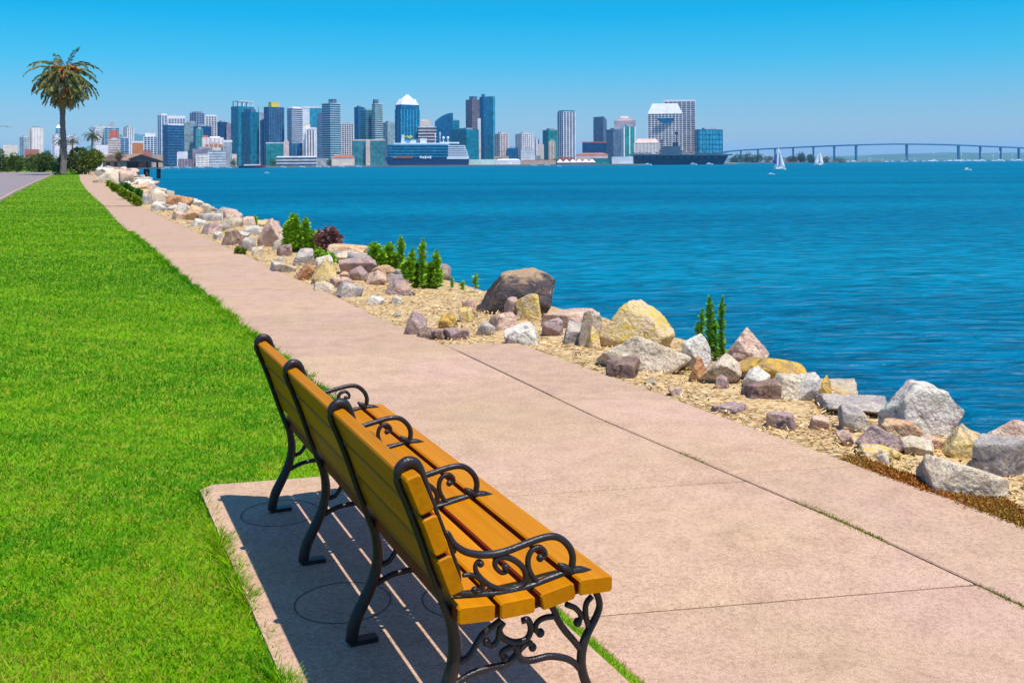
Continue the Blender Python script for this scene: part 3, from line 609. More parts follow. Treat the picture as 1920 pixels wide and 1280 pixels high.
R_ = [
 (1650, 711, 1801, 808, 'white', 'big white peaked boulder at the water edge near the right side', dict(peak=.45, seed=11)),
 (1833, 772, 1975, 845, 'pink', 'large pinkish boulder cut off by the right edge of the photo', dict(peak=.3)),
 (1762, 787, 1836, 850, 'yellow', 'upright yellow tan rock right of the big white boulder', dict(peak=.25)),
 (1825, 808, 1925, 882, 'grey', 'slanting grey slab rock with dark left face below the pinkish boulder', dict(flat=.6)),
 (1722, 848, 1884, 928, 'pale', 'broad layered pinkish rock beside the rusty ground cover', dict(flat=.4)),
 (1605, 788, 1697, 842, 'mauve', 'triangular purple grey rock in front of the big white boulder', dict(peak=.5)),
 (1655, 780, 1729, 822, 'tan', 'orange tan rock tucked under the big white boulder', dict()),
 (1572, 751, 1632, 797, 'grey', 'rounded dark grey rock left of the big white boulder', dict(rough=.03)),
 (1530, 738, 1660, 768, 'grey', 'long low grey rock behind the rounded dark grey rock', dict()),
 (1608, 829, 1690, 853, 'yellow', 'flat pale yellow slab on the ground before the purple grey rock', dict(flat=.7, name='stone')),
 (1688, 815, 1752, 843, 'pale', 'low pale stone below the big white boulder', dict(flat=.4, name='stone')),
 (1722, 812, 1770, 834, 'pink', 'small pink stone in the gap beside the yellow tan rock', dict(name='stone')),
 (1566, 799, 1600, 823, 'mauve', 'small mauve stone on the straw left of the purple grey rock', dict(name='stone')),
 (1518, 775, 1555, 794, 'pink', 'small flat pink stone on the straw below the long low grey rock', dict(name='stone', flat=.5)),
 (1645, 841, 1668, 861, 'white', 'little whitish stone beneath the pale yellow slab', dict(name='stone')),
 (1900, 846, 1935, 872, 'grey', 'small grey rock at the right edge under the pinkish boulder', dict()),
 (1123, 558, 1266, 648, 'yellow', 'tall peaked yellow tan boulder with dark hollow in its left side', dict(peak=.55, pkx=-.12, seed=23)),
 (1118, 620, 1293, 688, 'pale', 'broad grey green rock in front of the tall peaked boulder', dict(peak=.35, pkx=-.15)),
 (1272, 620, 1333, 682, 'white', 'speckled grey white rock left of the upright green plant', dict(peak=.25)),
 (1354, 609, 1441, 676, 'pink', 'smooth pinkish tan boulder right of the upright green plant', dict(peak=.25)),
 (1360, 657, 1399, 691, 'brown', 'dark brown stone below the smooth pinkish tan boulder', dict()),
 (1385, 662, 1513, 711, 'lichen', 'long yellow brown lichen covered rock at the water side', dict(rough=.04)),
 (1391, 682, 1444, 722, 'white', 'pale angular rock before the lichen covered rock', dict(peak=.4)),
 (1389, 706, 1465, 743, 'brown', 'rusty brown rock at the foot of the pale angular rock', dict()),
 (1440, 698, 1532, 741, 'pale', 'pale grey sloping rock below the lichen covered rock', dict()),
 (1481, 692, 1543, 742, 'white', 'whitish mauve rock at the end of the lichen covered rock', dict()),
 (1524, 699, 1559, 742, 'lichen', 'narrow bright yellow lichen rock leaning at the water side', dict(peak=.3)),
 (1292, 661, 1327, 706, 'rust', 'reddish striped stone left of the pale trapezoid rock', dict(peak=.2)),
 (1313, 659, 1390, 712, 'pale', 'pale trapezoid rock under the upright green plant', dict(peak=.45)),
 (1136, 663, 1201, 704, 'brown', 'round dark brown rock before the broad grey green rock', dict(rough=.04)),
 (1340, 699, 1368, 723, 'mauve', 'small mauve stone before the pale trapezoid rock', dict(name='stone')),
 (1252, 719, 1282, 737, 'mauve', 'small mauve stone in straw near the footpath edge', dict(name='stone')),
 (1328, 752, 1402, 771, 'mauve', 'flat grey mauve stone lying near the footpath edge', dict(name='stone', flat=.6)),
 (1436, 765, 1494, 797, 'mauve', 'dark mauve grey stone standing alone on straw by the footpath', dict(name='stone')),
 (1085, 577, 1130, 645, 'pale', 'pale rock left of the tall peaked boulder', dict()),
 (887, 500, 1042, 579, 'darktop', 'huge dark brown boulder with tan top at the water edge', dict(seed=31, dep=.6, peak=.15)),
 (966, 545, 1015, 590, 'yellow', 'tan block leaning on the huge dark boulder', dict()),
 (945, 553, 976, 586, 'mauve', 'small grey mauve rock at the left of the tan block', dict()),
 (916, 582, 973, 613, 'pink', 'flat tan plate of rock below the huge dark boulder', dict(flat=.4)),
 (945, 600, 1010, 642, 'white', 'white rock at the end of the side paving strip', dict()),
 (888, 597, 930, 623, 'grey', 'blue grey stone left of the white rock', dict()),
 (757, 575, 801, 627, 'mauve', 'pyramid shaped mauve rock standing at the footpath edge', dict(peak=.4)),
 (822, 582, 859, 612, 'lichen', 'rock with a bright yellow face right of the mauve pyramid', dict()),
 (783, 608, 847, 633, 'brown', 'low dark stone at the footpath edge beneath the yellow faced rock', dict(flat=.5)),
 (829, 608, 884, 633, 'mauve', 'low mauve stone between the dark stone and blue grey stone', dict(flat=.3)),
 (859, 573, 893, 599, 'yellow', 'small pale yellow stone left of the flat tan plate', dict(name='stone')),
 (1010, 577, 1128, 606, 'pink', 'long pale pink rock right of the huge dark boulder', dict(flat=.3, dep=.5)),
 (1015, 593, 1057, 624, 'mauve', 'dark mauve rock under the long pale pink rock', dict()),
 (1052, 599, 1110, 640, 'grey', 'wedge shaped grey rock under the long pale pink rock', dict()),
 (1100, 606, 1127, 648, 'yellow', 'bright yellow lichen stone beside the wedge shaped grey rock', dict(peak=.2)),
 (1087, 586, 1129, 611, 'pale', 'pale block at the right end of the long pale pink rock', dict()),
 (866, 558, 893, 580, 'pink', 'small pink stone at the left foot of the huge dark boulder', dict(name='stone')),
 (625, 525, 683, 555, 'grey', 'grey rock with dark cracks at the footpath edge below the mauve stones', dict()),
 (584, 523, 628, 545, 'pale', 'beige rock at the footpath edge beside the grey cracked rock', dict()),
 (617, 516, 660, 537, 'pink', 'pale mauve rock behind the grey cracked rock', dict()),
 (550, 490, 598, 523, 'rust', 'rust brown triangular rock facing the footpath', dict(peak=.4)),
 (584, 480, 632, 530, 'yellow', 'pale yellow sloping rock right of the rust triangle', dict(peak=.3)),
 (592, 475, 625, 499, 'white', 'white rock on top of the pale yellow sloping rock', dict()),
 (505, 487, 556, 508, 'white', 'white slab stone at the footpath edge left of the rust triangle', dict(flat=.5)),
 (545, 464, 592, 493, 'grey', 'light grey rock above the rust triangle', dict()),
 (519, 456, 548, 476, 'brown', 'brown stone left of the light grey rock', dict()),
 (483, 407, 538, 460, 'pink', 'tall pinkish boulder left of the leafy green bushes', dict(peak=.3)),
 (612, 456, 692, 481, 'tan', 'long flat tan rock at the water side behind the reddish shrub', dict(flat=.5)),
 (629, 470, 680, 489, 'pale', 'pale layered rock below the long flat tan rock', dict()),
 (635, 477, 707, 511, 'mauve', 'overhanging mauve rock with black shadow beneath', dict(flat=.3)),
 (651, 496, 692, 523, 'mauve', 'mauve rock below the overhanging rock', dict()),
 (683, 504, 725, 530, 'pink', 'pinkish mauve rock right below the overhanging rock', dict(peak=.3)),
 (695, 494, 737, 514, 'tan', 'tan slab at the foot of the middle green bush', dict(flat=.4)),
 (718, 516, 780, 549, 'mauve', 'dark mauve rock below the middle green bush', dict(peak=.2)),
 (687, 551, 720, 568, 'white', 'small white stone on yellow straw by the footpath', dict(name='stone')),
 (732, 551, 754, 567, 'white', 'second small white stone on straw right of the first', dict(name='stone')),
 (637, 506, 660, 520, 'tan', 'small tan stone left of the mauve rocks', dict(name='stone')),
 (376, 415, 418, 438, 'mauve', 'mauve rock at the footpath edge in the far rubble', dict()),
 (414, 428, 463, 458, 'brown', 'dark brown wedge rock in the far rubble', dict()),
 (399, 433, 418, 447, 'white', 'small white stone left of the dark wedge rock', dict(name='stone')),
 (421, 440, 450, 458, 'white', 'white stone in front of the dark wedge rock', dict(name='stone')),
 (418, 391, 455, 414, 'pink', 'pinkish white rock on the far bank top near the water', dict()),
 (414, 400, 442, 430, 'pale', 'pale upright rock behind the dark wedge rock', dict(peak=.2)),
 (347, 383, 382, 410, 'tan', 'tan rock with grey top in the far rubble', dict()),
 (322, 393, 350, 410, 'pink', 'pink stone beside the footpath left of the grey topped tan rock', dict()),
 (375, 398, 418, 412, 'white', 'long whitish rock in the middle of the far rubble', dict(flat=.3)),
 (311, 364, 363, 387, 'rust', 'orange brown rock at the far water edge', dict(flat=.2)),
 (279, 357, 315, 382, 'pale', 'pale rock left of the orange brown rock', dict()),
 (283, 376, 311, 395, 'white', 'white rock nearest the footpath below the orange brown rock', dict()),
 (243, 342, 285, 363, 'tan', 'orange and white rock at the far shore beyond the low weeds', dict()),
 (176, 318, 230, 342, 'pale', 'big pale green grey boulder at the far end of the footpath', dict(peak=.2)),
 (223, 319, 251, 344, 'pink', 'pinkish boulder right of the big pale boulder at the far end', dict()),
 (358, 408, 386, 423, 'white', 'whitish stone above the mauve far rock', dict(name='stone')),
 (450, 443, 480, 468, 'grey', 'grey rock right of the dark wedge rock', dict()),
 (472, 460, 495, 475, 'pale', 'pale stone by the small green tuft at the footpath', dict(name='stone')),
 (378, 380, 397, 399, 'pale', 'pale rock by a sprig at the far water edge', dict()),
 (264, 361, 287, 383, 'grey', 'grey tan rock behind the low weeds at the far path', dict()),
 (330, 378, 352, 396, 'white', 'pale grey rock below the orange brown rock', dict()),
 (455, 404, 486, 432, 'pink', 'pinkish stone left of the tall pinkish boulder', dict()),
]
for i, (x0, y0, x1, y1, m, lb, kw) in enumerate(R_): rock(x0, y0, x1, y1, m, lb, **kw)
# scattered pebbles and the rock armour down the bank
rs = random.Random(5); kinds = list(RM)
proto = []
for k in range(6):
    P, Fa = rock_shape(900 + k, 4 if k < 4 else 3, rough=.06); proto.append(np_mesh('pebble', P, Fa, RM['grey'])); 
cnt = 0
def put(o, p, s, rz, m, name, label, cat, group):
    c = o.copy(); c.data = o.data.copy() if m else o.data; c.name = name; COL.objects.link(c); c.location = p; c.scale = s; c.rotation_euler = (0, 0, rz)
    if m: c.data.materials.clear(); c.data.materials.append(RM[m])
    return tag(c, label, cat, group)
for k in range(110):
    u = rs.uniform(3.2, 26) if k < 70 else rs.uniform(20, 60); a, b = float(eR(u)), float(eS(u)); v = a + .1 + (b - a - .3) * rs.random() ** .8
    s = rs.uniform(.018, .05) * (1 + u / 18); z = float(gh(u)) - .03 - .05 * (v - a) / max(.5, b - a)
    put(rs.choice(proto), tuple(uvp(u, v, z + s * .05)), (s * rs.uniform(.8, 1.5), s, s * rs.uniform(.5, .9)), rs.uniform(0, 6.3), rs.choice(['mauve', 'pale', 'pink', 'grey', 'white', 'tan']), 'pebble', 'small loose stone scattered on the dry straw bank', 'stone', 'loose stones on the straw bank')
for k in range(60):
    u = rs.uniform(1.5, 70) if k < 48 else rs.uniform(70, 200); b = max(float(eS(u)), float(eR(u)) + 1.2); d = rs.uniform(.25, 4.2); s = rs.uniform(.25, .55)
    z = float(gh(u)) - .10 - .64 * d
    put(rs.choice(proto), tuple(uvp(u, b + d, z + s * .05)), (s * rs.uniform(.9, 1.4), s, s * rs.uniform(.6, .8)), rs.uniform(0, 6.3), rs.choice(['mauve', 'pale', 'pink', 'grey', 'white', 'tan', 'rust']), 'boulder', 'rough boulder lying on the bank below the shore edge', 'rock', 'rock armour below the shore edge')
PREP = {'at', 'left', 'right', 'with', 'beside', 'in', 'on', 'below', 'under', 'behind', 'before', 'between', 'tucked', 'cut', 'facing', 'standing', 'lying', 'leaning', 'of', 'by', 'nearest', 'second', 'above', 'beneath', 'near'}
def short(lb):
    out = []
    for w_ in lb.split():
        if w_ in PREP and out: break
        out.append(w_)
    return ' '.join(out[:5])
def near_label(p): return short(min(NAMED, key=lambda o: (o.location - Vector(p)).length)['label'])
NAMED = list(ROCKS); CN = dict(mauve='purplish', pale='pale', pink='pinkish', grey='grey', white='whitish', tan='tan', yellow='yellowish', rust='rusty')
for k in range(14):                                     # the bank goes on towards and past the camera
    u = rs.uniform(-7, 2.6); a, b = float(eR(u)), float(eS(u)); v = a + (b - a) * (.4 + .6 * rs.random()); s = rs.uniform(.16, .38)
    put(rs.choice(proto), tuple(uvp(u, v, float(gh(u)) - .06 + s * .12)), (s * rs.uniform(.9, 1.5), s, s * rs.uniform(.5, .85)), rs.uniform(0, 6.3), rs.choice(['mauve', 'pale', 'pink', 'grey', 'white', 'tan']), 'boulder', 'bank rock on the near shore beyond the right edge of the photo', 'rock', 'near bank rocks')
for k in range(95):
    u = 15.5 + 105 * rs.random() ** 1.5; a, b = float(eR(u)), float(eS(u)); v = a + (b - a) * (.35 + .7 * rs.random() ** .8); s = rs.uniform(.16, .34) * (1 + u / 110)
    pp = tuple(uvp(u, v, float(gh(u)) - .06 + s * .12)); mk = rs.choice(['mauve', 'pale', 'pink', 'grey', 'white', 'tan', 'pale', 'white', 'yellow'])
    put(rs.choice(proto), pp, (s * rs.uniform(.9, 1.5), s, s * rs.uniform(.5, .85)), rs.uniform(0, 6.3), mk, 'boulder', ('smallish ' if s < .27 else 'medium ') + CN[mk] + ' rubble rock lying close to the ' + near_label(pp), 'rock', 'rubble beside the footpath')
for k in range(55):
    u = rs.uniform(90, 330); b = float(eS(u)); d = rs.uniform(max(-4.5, float(eJ(u)) + 2.2 - b), 3.0); s = rs.uniform(.5, 1.2)
    put(rs.choice(proto), tuple(uvp(u, b + d, float(gh(u)) - .06 - .64 * max(0, d) + s * .1)), (s * rs.uniform(.9, 1.5), s, s * rs.uniform(.5, .8)), rs.uniform(0, 6.3), rs.choice(['mauve', 'pale', 'pink', 'grey', 'white', 'pale']), 'boulder', 'far boulder on the bank beyond the end of the footpath', 'rock', 'far shore boulders')
for o in proto: bpy.data.objects.remove(o)

# ------------------------------------------------------------------ dry straw litter and rusty ground cover
n = 130000
r = np.exp(np.random.uniform(math.log(3), math.log(45), n)); th = np.random.uniform(rad(-35), rad(42), n); x = r * np.sin(th); y = r * np.cos(th); u = x * UD[0] + y * UD[1]; v = x * VD[0] + y * VD[1]
a = eR(u); b = eS(u); fr = np.random.normal(0, .03, n); k = (v > a + .02 + fr * .5) & (v < np.maximum(b, a + 1.2) - .12); x, y, u, v, r, a, b = (q[k] for q in (x, y, u, v, r, a, b)); n = len(x)
ang = np.random.uniform(0, 6.3, n); L = np.random.uniform(.012, .045, n) * (1 + r / 24); wd = np.random.uniform(.0014, .0048, n) * (1 + r / 11)
z = gh(u) - .012 - .05 * np.clip((v - a) / np.maximum(.5, b - a), 0, 1) + np.random.uniform(-.01, .022, n)
Dx = np.stack([np.cos(ang), np.sin(ang), np.random.uniform(-.25, .5, n)], 1); Sx = np.stack([-np.sin(ang), np.cos(ang), np.random.uniform(-.6, .6, n)], 1); B = np.stack([x, y, z], 1)
V = np.stack([B - Sx * wd[:, None], B + Sx * wd[:, None], B + Dx * L[:, None] + Sx * wd[:, None] * .6, B + Dx * L[:, None] - Sx * wd[:, None] * .6], 1).reshape(-1, 3)
tn = tints(n, (.56, .34, .11), .35, (.62, .48, .27)); m_ = np.random.rand(n) < .14 + .22 * (field(u, v, 1.6, 5.0) > .15); tn[m_] = tints(int(m_.sum()), (.17, .085, .03), .4)
m_ = np.random.rand(n) < .10 * (field(u, v, .7, 2.0) > .2); tn[m_] = tints(int(m_.sum()), (.34, .33, .03), .3)
o = np_mesh('straw_litter', V, np.arange(n * 4).reshape(-1, 4), attr_mat('straw', .8, .2), tint=tn); tag(o, 'dry yellow straw and chips covering the shore bank', 'straw', kind='stuff')
n = 26000
u = np.random.uniform(2.6, 4.75, n); wth = .05 + .20 * np.exp(-((u - 3.9) / .55) ** 2) + .06 * (u < 3.6) + .05 * np.sin(u * 7); v = eR(u) - .03 + np.random.rand(n) ** .8 * wth + np.random.normal(0, .012, n); k = np.random.rand(n) < np.clip((4.75 - u) * 2, 0, 1); u, v = u[k], v[k]; n = len(u)
B = np.stack([u * UD[0] + v * VD[0], u * UD[1] + v * VD[1], gh(u) - .02 + np.random.uniform(0, .035, n) * np.clip(1 - (v - eR(u)) / .4, .2, 1)], 1)
D = np.random.normal(size=(n, 3)); D[:, 2] = np.abs(D[:, 2]) * .8 + .2
V, Fq = leaves(B, D, np.random.uniform(.012, .034, n), np.random.uniform(.0025, .005, n))
t = np.clip(.5 + .8 * field(u, v, 1.5, .7) + np.random.normal(0, .3, n) + (3.55 - u) * .5, 0, 1)[:, None]
tn = np.array([.40, .135, .015]) * (1 - t) + np.array([.22, .20, .02]) * t; tn *= np.random.uniform(.6, 1.35, (n, 1))
o = np_mesh('ground_cover', V, Fq, attr_mat('leafy', .6, .3, .2), tint=np.clip(tn, 0, 1)); tag(o, 'rusty orange and olive ground cover along the footpath edge', 'ground cover', kind='stuff')

# ------------------------------------------------------------------ plants on the bank
LEAFM = attr_mat('leafy', .6, .3, .2)
STEM = pm('plant_stem', (.16, .13, .05), .8, .3, 20)
def plant(name, stalks, label, base, hue, leafL=.055, dens=1.0, group=None):
    """stalks: list of (x, ytop, ybase, halfwidth) in pixels; all rooted at one spot on the bank"""
    x0 = np.mean([s[0] for s in stalks]); yb = max(s[2] for s in stalks); P0 = hit(x0, yb); Z = P0[1]; mpp = Z / F
    root = empty(name, P0, label, 'plant', group)
    for (xs, yt, y0, hw) in stalks:
        zb = Z + random.uniform(-.15, .15); b = at(xs + random.uniform(-2, 2), y0, zb); b[2] = max(float(gh(b @ UD)) - .08, b[2] - .05); t = at(xs, yt, zb); hgt = t[2] - b[2]; R = hw * mpp
        mid = (b + t) / 2 + np.array([random.uniform(-.02, .02), random.uniform(-.02, .02), 0]); ax = spline([b, mid, t], 6)
        st = MB().tube(ax, list(np.linspace(.012, .004, len(ax))), 5).build('stem', STEM, root, P0)
        n = int(max(90, hgt / .012 * 6.5 * dens * (hw / 8)) ); s = np.random.rand(n) ** .85; A = np.array(ax); idx = s * (len(A) - 1); i0 = np.minimum(idx.astype(int), len(A) - 2); f = (idx - i0)[:, None]; Cc = A[i0] * (1 - f) + A[i0 + 1] * f
        ph = np.random.uniform(0, 6.3, n); up = np.random.uniform(.15, .9, n) + (s > .9) * .9
        Dd = np.stack([np.cos(ph), np.sin(ph), up], 1); ll = R * np.random.uniform(.8, 1.35, n) * (1 - .55 * np.clip((s - .8) / .2, 0, 1)) 
        Vv, Ff = leaves(Cc, Dd, ll, ll * .17 + .002); lf = np_mesh('foliage', Vv, Ff, LEAFM, st, P0, tint=tints(n, base, .35, hue)); lf.location = (0, 0, 0)
    return root
GRN, GR2 = (.20, .44, .015), (.42, .58, .04)
plant('leafy_plant', [(1330, 556, 660, 10), (1356, 555, 655, 9), (1317, 580, 660, 9), (1340, 600, 662, 11), (1307, 604, 655, 7), (1350, 625, 662, 9)], 'upright bright green spiky plant rising alone between pale rocks', (.12, .34, .015), (.24, .46, .03))
plant('leafy_plant', [(793, 449, 532, 9), (818, 470, 532, 10), (774, 466, 525, 9), (785, 490, 534, 14), (805, 495, 534, 14), (768, 485, 520, 12), (822, 500, 533, 10), (760, 490, 518, 10)], 'tall cluster of green leafy stalks left of the huge dark boulder', GRN, GR2)
plant('leafy_plant', [(751, 443, 505, 9), (729, 457, 497, 12), (702, 458, 492, 14), (716, 470, 495, 12), (741, 475, 500, 11)], 'green leafy stalks behind the tan slab', GRN, GR2)
plant('leafy_plant', [(549, 402, 462, 10), (556, 404, 462, 10), (540, 418, 460, 11), (573, 410, 465, 10), (565, 430, 468, 14), (585, 436, 468, 14)], 'leafy green bush right of the tall pinkish boulder', GRN, GR2)
plant('dry_shrub', [(600, 432, 472, 12), (612, 428, 474, 13), (623, 427, 474, 13), (634, 440, 474, 12)], 'reddish dry shrub beside the leafy green bush', (.24, .075, .06), (.38, .20, .17), dens=.3)
plant('leafy_plant', [(846, 519, 533, 5), (893, 514, 533, 7), (869, 528, 537, 6)], 'tiny green sprigs left of the huge dark boulder', GRN, GR2)
plant('leafy_plant', [(600, 468, 482, 10), (622, 477, 490, 11), (612, 474, 486, 9)], 'low green weeds below the reddish dry shrub', GRN, GR2)
plant('leafy_plant', [(477, 405, 428, 7), (468, 408, 426, 6)], 'small green sprig left of the tall pinkish boulder top', GRN, GR2)
plant('weed_tuft', [(446, 465, 475, 9), (455, 466, 474, 8)], 'small low green tuft at the footpath edge', (.12, .20, .02), (.25, .25, .03))
plant('leafy_plant', [(382, 383, 393, 5)], 'tiny sprig growing by the far rubble', GRN, GR2)
plant('weed_patch', [(205 + 6 * k, 341 + 3.3 * k, 350 + 4.1 * k, 8) for k in range(10)], 'green weeds along the far stretch of the footpath', (.20, .34, .015), (.40, .40, .04), dens=1.2)
plant('weed_patch', [(236, 345, 365, 9), (246, 352, 371, 9), (258, 356, 374, 9), (228, 345, 362, 8)], 'darker green weeds beside the orange and white far rock', (.07, .22, .04), (.12, .28, .04), dens=1.4)

# ------------------------------------------------------------------ trees
BARK = pm('palm_bark', (.20, .15, .13), .95, .35, 3.0, bump=.8, bscale=14)
BARK2 = pm('tree_bark', (.11, .08, .055), .95, .3, 4.0, bump=.6)
def frond(mb_pts, base, az, el0, L, droop, wid, tint, nl=26):
    """one feather frond: arched rib with paired leaflets"""
    n = nl; P = [np.array(base, float)]; el = el0; d = L / n; h = np.array([math.cos(az), math.sin(az), 0])
    Ds = []
    for i in range(n):
        dirv = h * math.cos(el) + np.array([0, 0, math.sin(el)]); Ds.append(dirv); P.append(P[-1] + dirv * d); el -= droop / n * (.6 + .8 * i / n)
    P = np.array(P); Ds = np.array(Ds); side = np.array([-h[1], h[0], 0])
    C = np.repeat(P[1:], 2, 0); Dd = np.repeat(Ds, 2, 0); sg = np.tile([1, -1], n)[:, None]; t = np.repeat(np.linspace(0, 1, n), 2)[:, None]
    dv = Dd * .75 + side * sg * .75 + np.array([0, 0, -.28]) + np.random.normal(0, .12, (2 * n, 3)); ll = wid * np.sin(math.pi * np.clip(.12 + .86 * t[:, 0], 0, 1)) ** .6
    Vv, Ff = leaves(C, dv, ll, np.full(2 * n, wid * .11))
    rib = MB().tube(P, list(np.linspace(.05 * L / 4, .012 * L / 4, len(P))), 4)
    V = np.vstack([Vv, np.array(rib.v)]); Ff = list(map(tuple, Ff)); q = [tuple(i + len(Vv) for i in f) for f in rib.f if len(f) == 4]
    Fq = np.array(Ff + q); tt = np.vstack([tints(len(Ff), tint, .25), tints(len(q), (.25, .2, .07), .1)])
    return V, Fq, tt
def palm(name, px, ybase, ycrown, Z, Rpx, label, nf=70, trunk_r=.42, group=None, low=-1.45, tintset=None, base=None, fruit=True, nl=26):
    b = at(px, ybase, Z) if base is None else base; c = at(px + 2, ycrown, b[1]); b0 = np.array(b); b0[2] -= .15
    root = empty(name, b, label, 'tree', group); R = Rpx * b[1] / F
    hgt = c[2] - b[2]; ax = spline([b0, b + (c - b) * .25 + np.array([.04 * hgt * .2, 0, 0]), b + (c - b) * .55 - np.array([.01 * hgt, 0, 0]), b + (c - b) * .8, c], 8); n = len(ax)
    rr = [trunk_r * (1.05 - .25 * math.sin(math.pi * i / n) + .06 * math.sin(i * 2.2) + (.35 if i > n * .86 else 0)) for i in range(n)]
    MB().tube(ax, rr, 12).build('trunk', BARK, root, b)
    for k in range(nf):
        t = k / nf; az = k * 2.39996 + random.uniform(-.2, .2); el = rad(80) - t ** .50 * (rad(80) - low) + random.uniform(-.1, .1)
        L = R * random.uniform(.9, 1.12) * (.85 if el > 1.0 else 1.18 if el > -.3 else 1.0); dr = random.uniform(.5, .9) if el > 1.0 else random.uniform(1.5, 2.1) if el > .2 else random.uniform(1.0, 1.5) if el > -.5 else .3
        if tintset: ti = tintset[0] if el > .0 else tintset[1]
        else: ti = random.choice([(.08, .12, .04), (.13, .15, .03), (.18, .17, .04)]) if el > -.2 else random.choice([(.34, .30, .06), (.40, .30, .07), (.24, .24, .07), (.48, .22, .04), (.10, .13, .07)])
        V, Fq, tt = frond(None, c + np.array([math.cos(az), math.sin(az), 0]) * trunk_r * .6 + np.array([0, 0, R * .10 * math.sin(el)]), az, el, L, dr, R * .20, ti, nl)
        f = np_mesh('frond', V, Fq, LEAFM, root, b, tint=tt); f.location = (0, 0, 0)
    if fruit:
        mb = MB()
        for k in range(80):
            az = k * 2.4; el = random.uniform(-.3, 1.0); L = R * random.uniform(.36, .62); h = np.array([math.cos(az), math.sin(az), 0]); p0 = c + np.array([0, 0, .1])
            p = [p0, p0 + (h * math.cos(el) + np.array([0, 0, math.sin(el)])) * L * .6, p0 + (h * math.cos(el - .4) + np.array([0, 0, math.sin(el - .5)])) * L]
            mb.tube(p, [.06, .11, .17], 5)
        mb.build('fruit_stalks', pm('palm_fruit', (.62, .19, .02), .7, .3, 2.0), root, b)
    return root
pbz = hit(118, 328); print('PALM', pbz, 'height', (328 - 68) * pbz[1] / F)
palm('date_palm', 118, 328, 138, pbz[1], 58, 'tall date palm with orange fruit stalks at the lawn end', nf=120, trunk_r=.42, base=pbz)
def crown_mesh(c, rx, rz, n, leaf, base, hue, lumps=9, seed=0):
    rs = np.random.RandomState(seed); out = []
    L = [(np.zeros(3), .62)] + [(np.array([math.cos(a) * .55 * rs.uniform(.5, 1), math.sin(a) * .55 * rs.uniform(.5, 1), rs.uniform(-.45, .55)]), rs.uniform(.3, .5)) for a in rs.uniform(0, 6.3, lumps)]
    wts = np.array([q[1] ** 2 for q in L]); wts /= wts.sum(); ch = rs.choice(len(L), n, p=wts); D = rs.normal(size=(n, 3)); D /= np.linalg.norm(D, axis=1, keepdims=True)
    rr = rs.uniform(.55, 1.05, n) ** .5; cc = np.array([q[0] for q in L])[ch]; ra = np.array([q[1] for q in L])[ch]
    P = cc + D * (ra * rr)[:, None]; P = P * np.array([rx, rx, rz]) + np.asarray(c)
    dirs = D + rs.normal(0, .6, (n, 3)); V, Fq = leaves(P, dirs, rs.uniform(.7, 1.3, n) * leaf, rs.uniform(.25, .4, n) * leaf)
    lt = (1 + .35 * np.sin(ch * 2.7))[:, None]; return V, Fq, np.clip(tints(n, base, .3, hue) * lt, 0, 1)
def tree(name, x0, y0, x1, y1, label, base, hue, group=None, n=1800, Z=None, trunk=True, leafk=.07, zbase=None, cat='tree'):
    xc = (x0 + x1) / 2; b = hit(xc, y1) if Z is None else at(xc, y1, Z)
    if zbase is not None: b[2] = zbase
    mpp = b[1] / F; rx = (x1 - x0) / 2 * mpp; top = at(xc, y0, b[1])[2]; hgt = top - b[2]; root = empty(name, b, label, cat, group)
    tb = hgt * (.18 if trunk else .02); rz = (hgt - tb) / 2; c = b + np.array([0, 0, tb + rz * (1 if trunk else .84)])
    mb = MB(); mb.tube([b - np.array([0, 0, .2]), b + np.array([rx * .05, 0, tb]), c], [hgt * .035, hgt * .028, hgt * .012], 7)
    for k in range(5):
        a = k * 1.26; mb.tube([b + np.array([0, 0, tb * .9]), c + np.array([math.cos(a) * rx * .35, math.sin(a) * rx * .35, 0]), c + np.array([math.cos(a) * rx * .6, math.sin(a) * rx * .6, rz * .4])], [hgt * .016, hgt * .011, hgt * .005], 5)
    mb.build('trunk', BARK2, root, b)
    V, Fq, tt = crown_mesh(c, rx * 1.12, rz * (1.15 if trunk else 1.3), n, hgt * leafk, base, hue, seed=int(x0 * 3 + y1)); cr = np_mesh('crown', V, Fq, LEAFM, root, b, tint=tt); cr.location = (0, 0, 0)
    return root
T1, T2, T3 = (.07, .15, .015), (.14, .20, .02), (.035, .09, .025)
GT = 'bushy trees beyond the lawn'
tree('bushy_tree', 128, 274, 192, 327, 'big round yellow green bush tree right of the tall date palm', (.11, .17, .012), (.21, .23, .02), GT, 5200, trunk=False)
tree('bushy_tree', 99, 288, 132, 327, 'dark green bush directly behind the tall date palm trunk', T1, T2, GT, 2600, trunk=False)
tree('bushy_tree', 46, 281, 102, 323, 'dense green bush tree at the road end left of the palm', (.04, .10, .015), T2, GT, 4600, trunk=False)
tree('bushy_tree', 12, 286, 50, 323, 'green bush by the road, second from the photo left edge', T1, (.12, .15, .02), GT, 3200, trunk=False)
tree('bushy_tree', -28, 274, 20, 323, 'tall bush tree cut off by the left edge of the photo', (.06, .11, .015), (.16, .17, .02), GT, 3200, trunk=False)
tree('bushy_tree', -14, 294, 42, 322, 'low hedge bush behind the second bush from the left edge', T1, T2, GT, 2200, trunk=False)
tree('bushy_tree', 34, 294, 76, 321.5, 'low hedge bush filling the gap left of the dense green bush', (.05, .12, .02), T2, GT, 2200, trunk=False)
tree('bushy_tree', 78, 290, 122, 321.5, 'low dark hedge bush between the dense bush and the palm trunk', (.05, .12, .02), T1, GT, 2200, trunk=False)
b_ = hit(170, 321); b_ = at(170, 318, 260); b_[2] = float(gh(250))
palm('small_palm', 172, 318, 252, 260, 17, 'small dark feather palm behind the big round bush tree', nf=34, trunk_r=.25, base=b_, low=-.8, tintset=((.03, .06, .03), (.05, .07, .03)), fruit=False, nl=16)
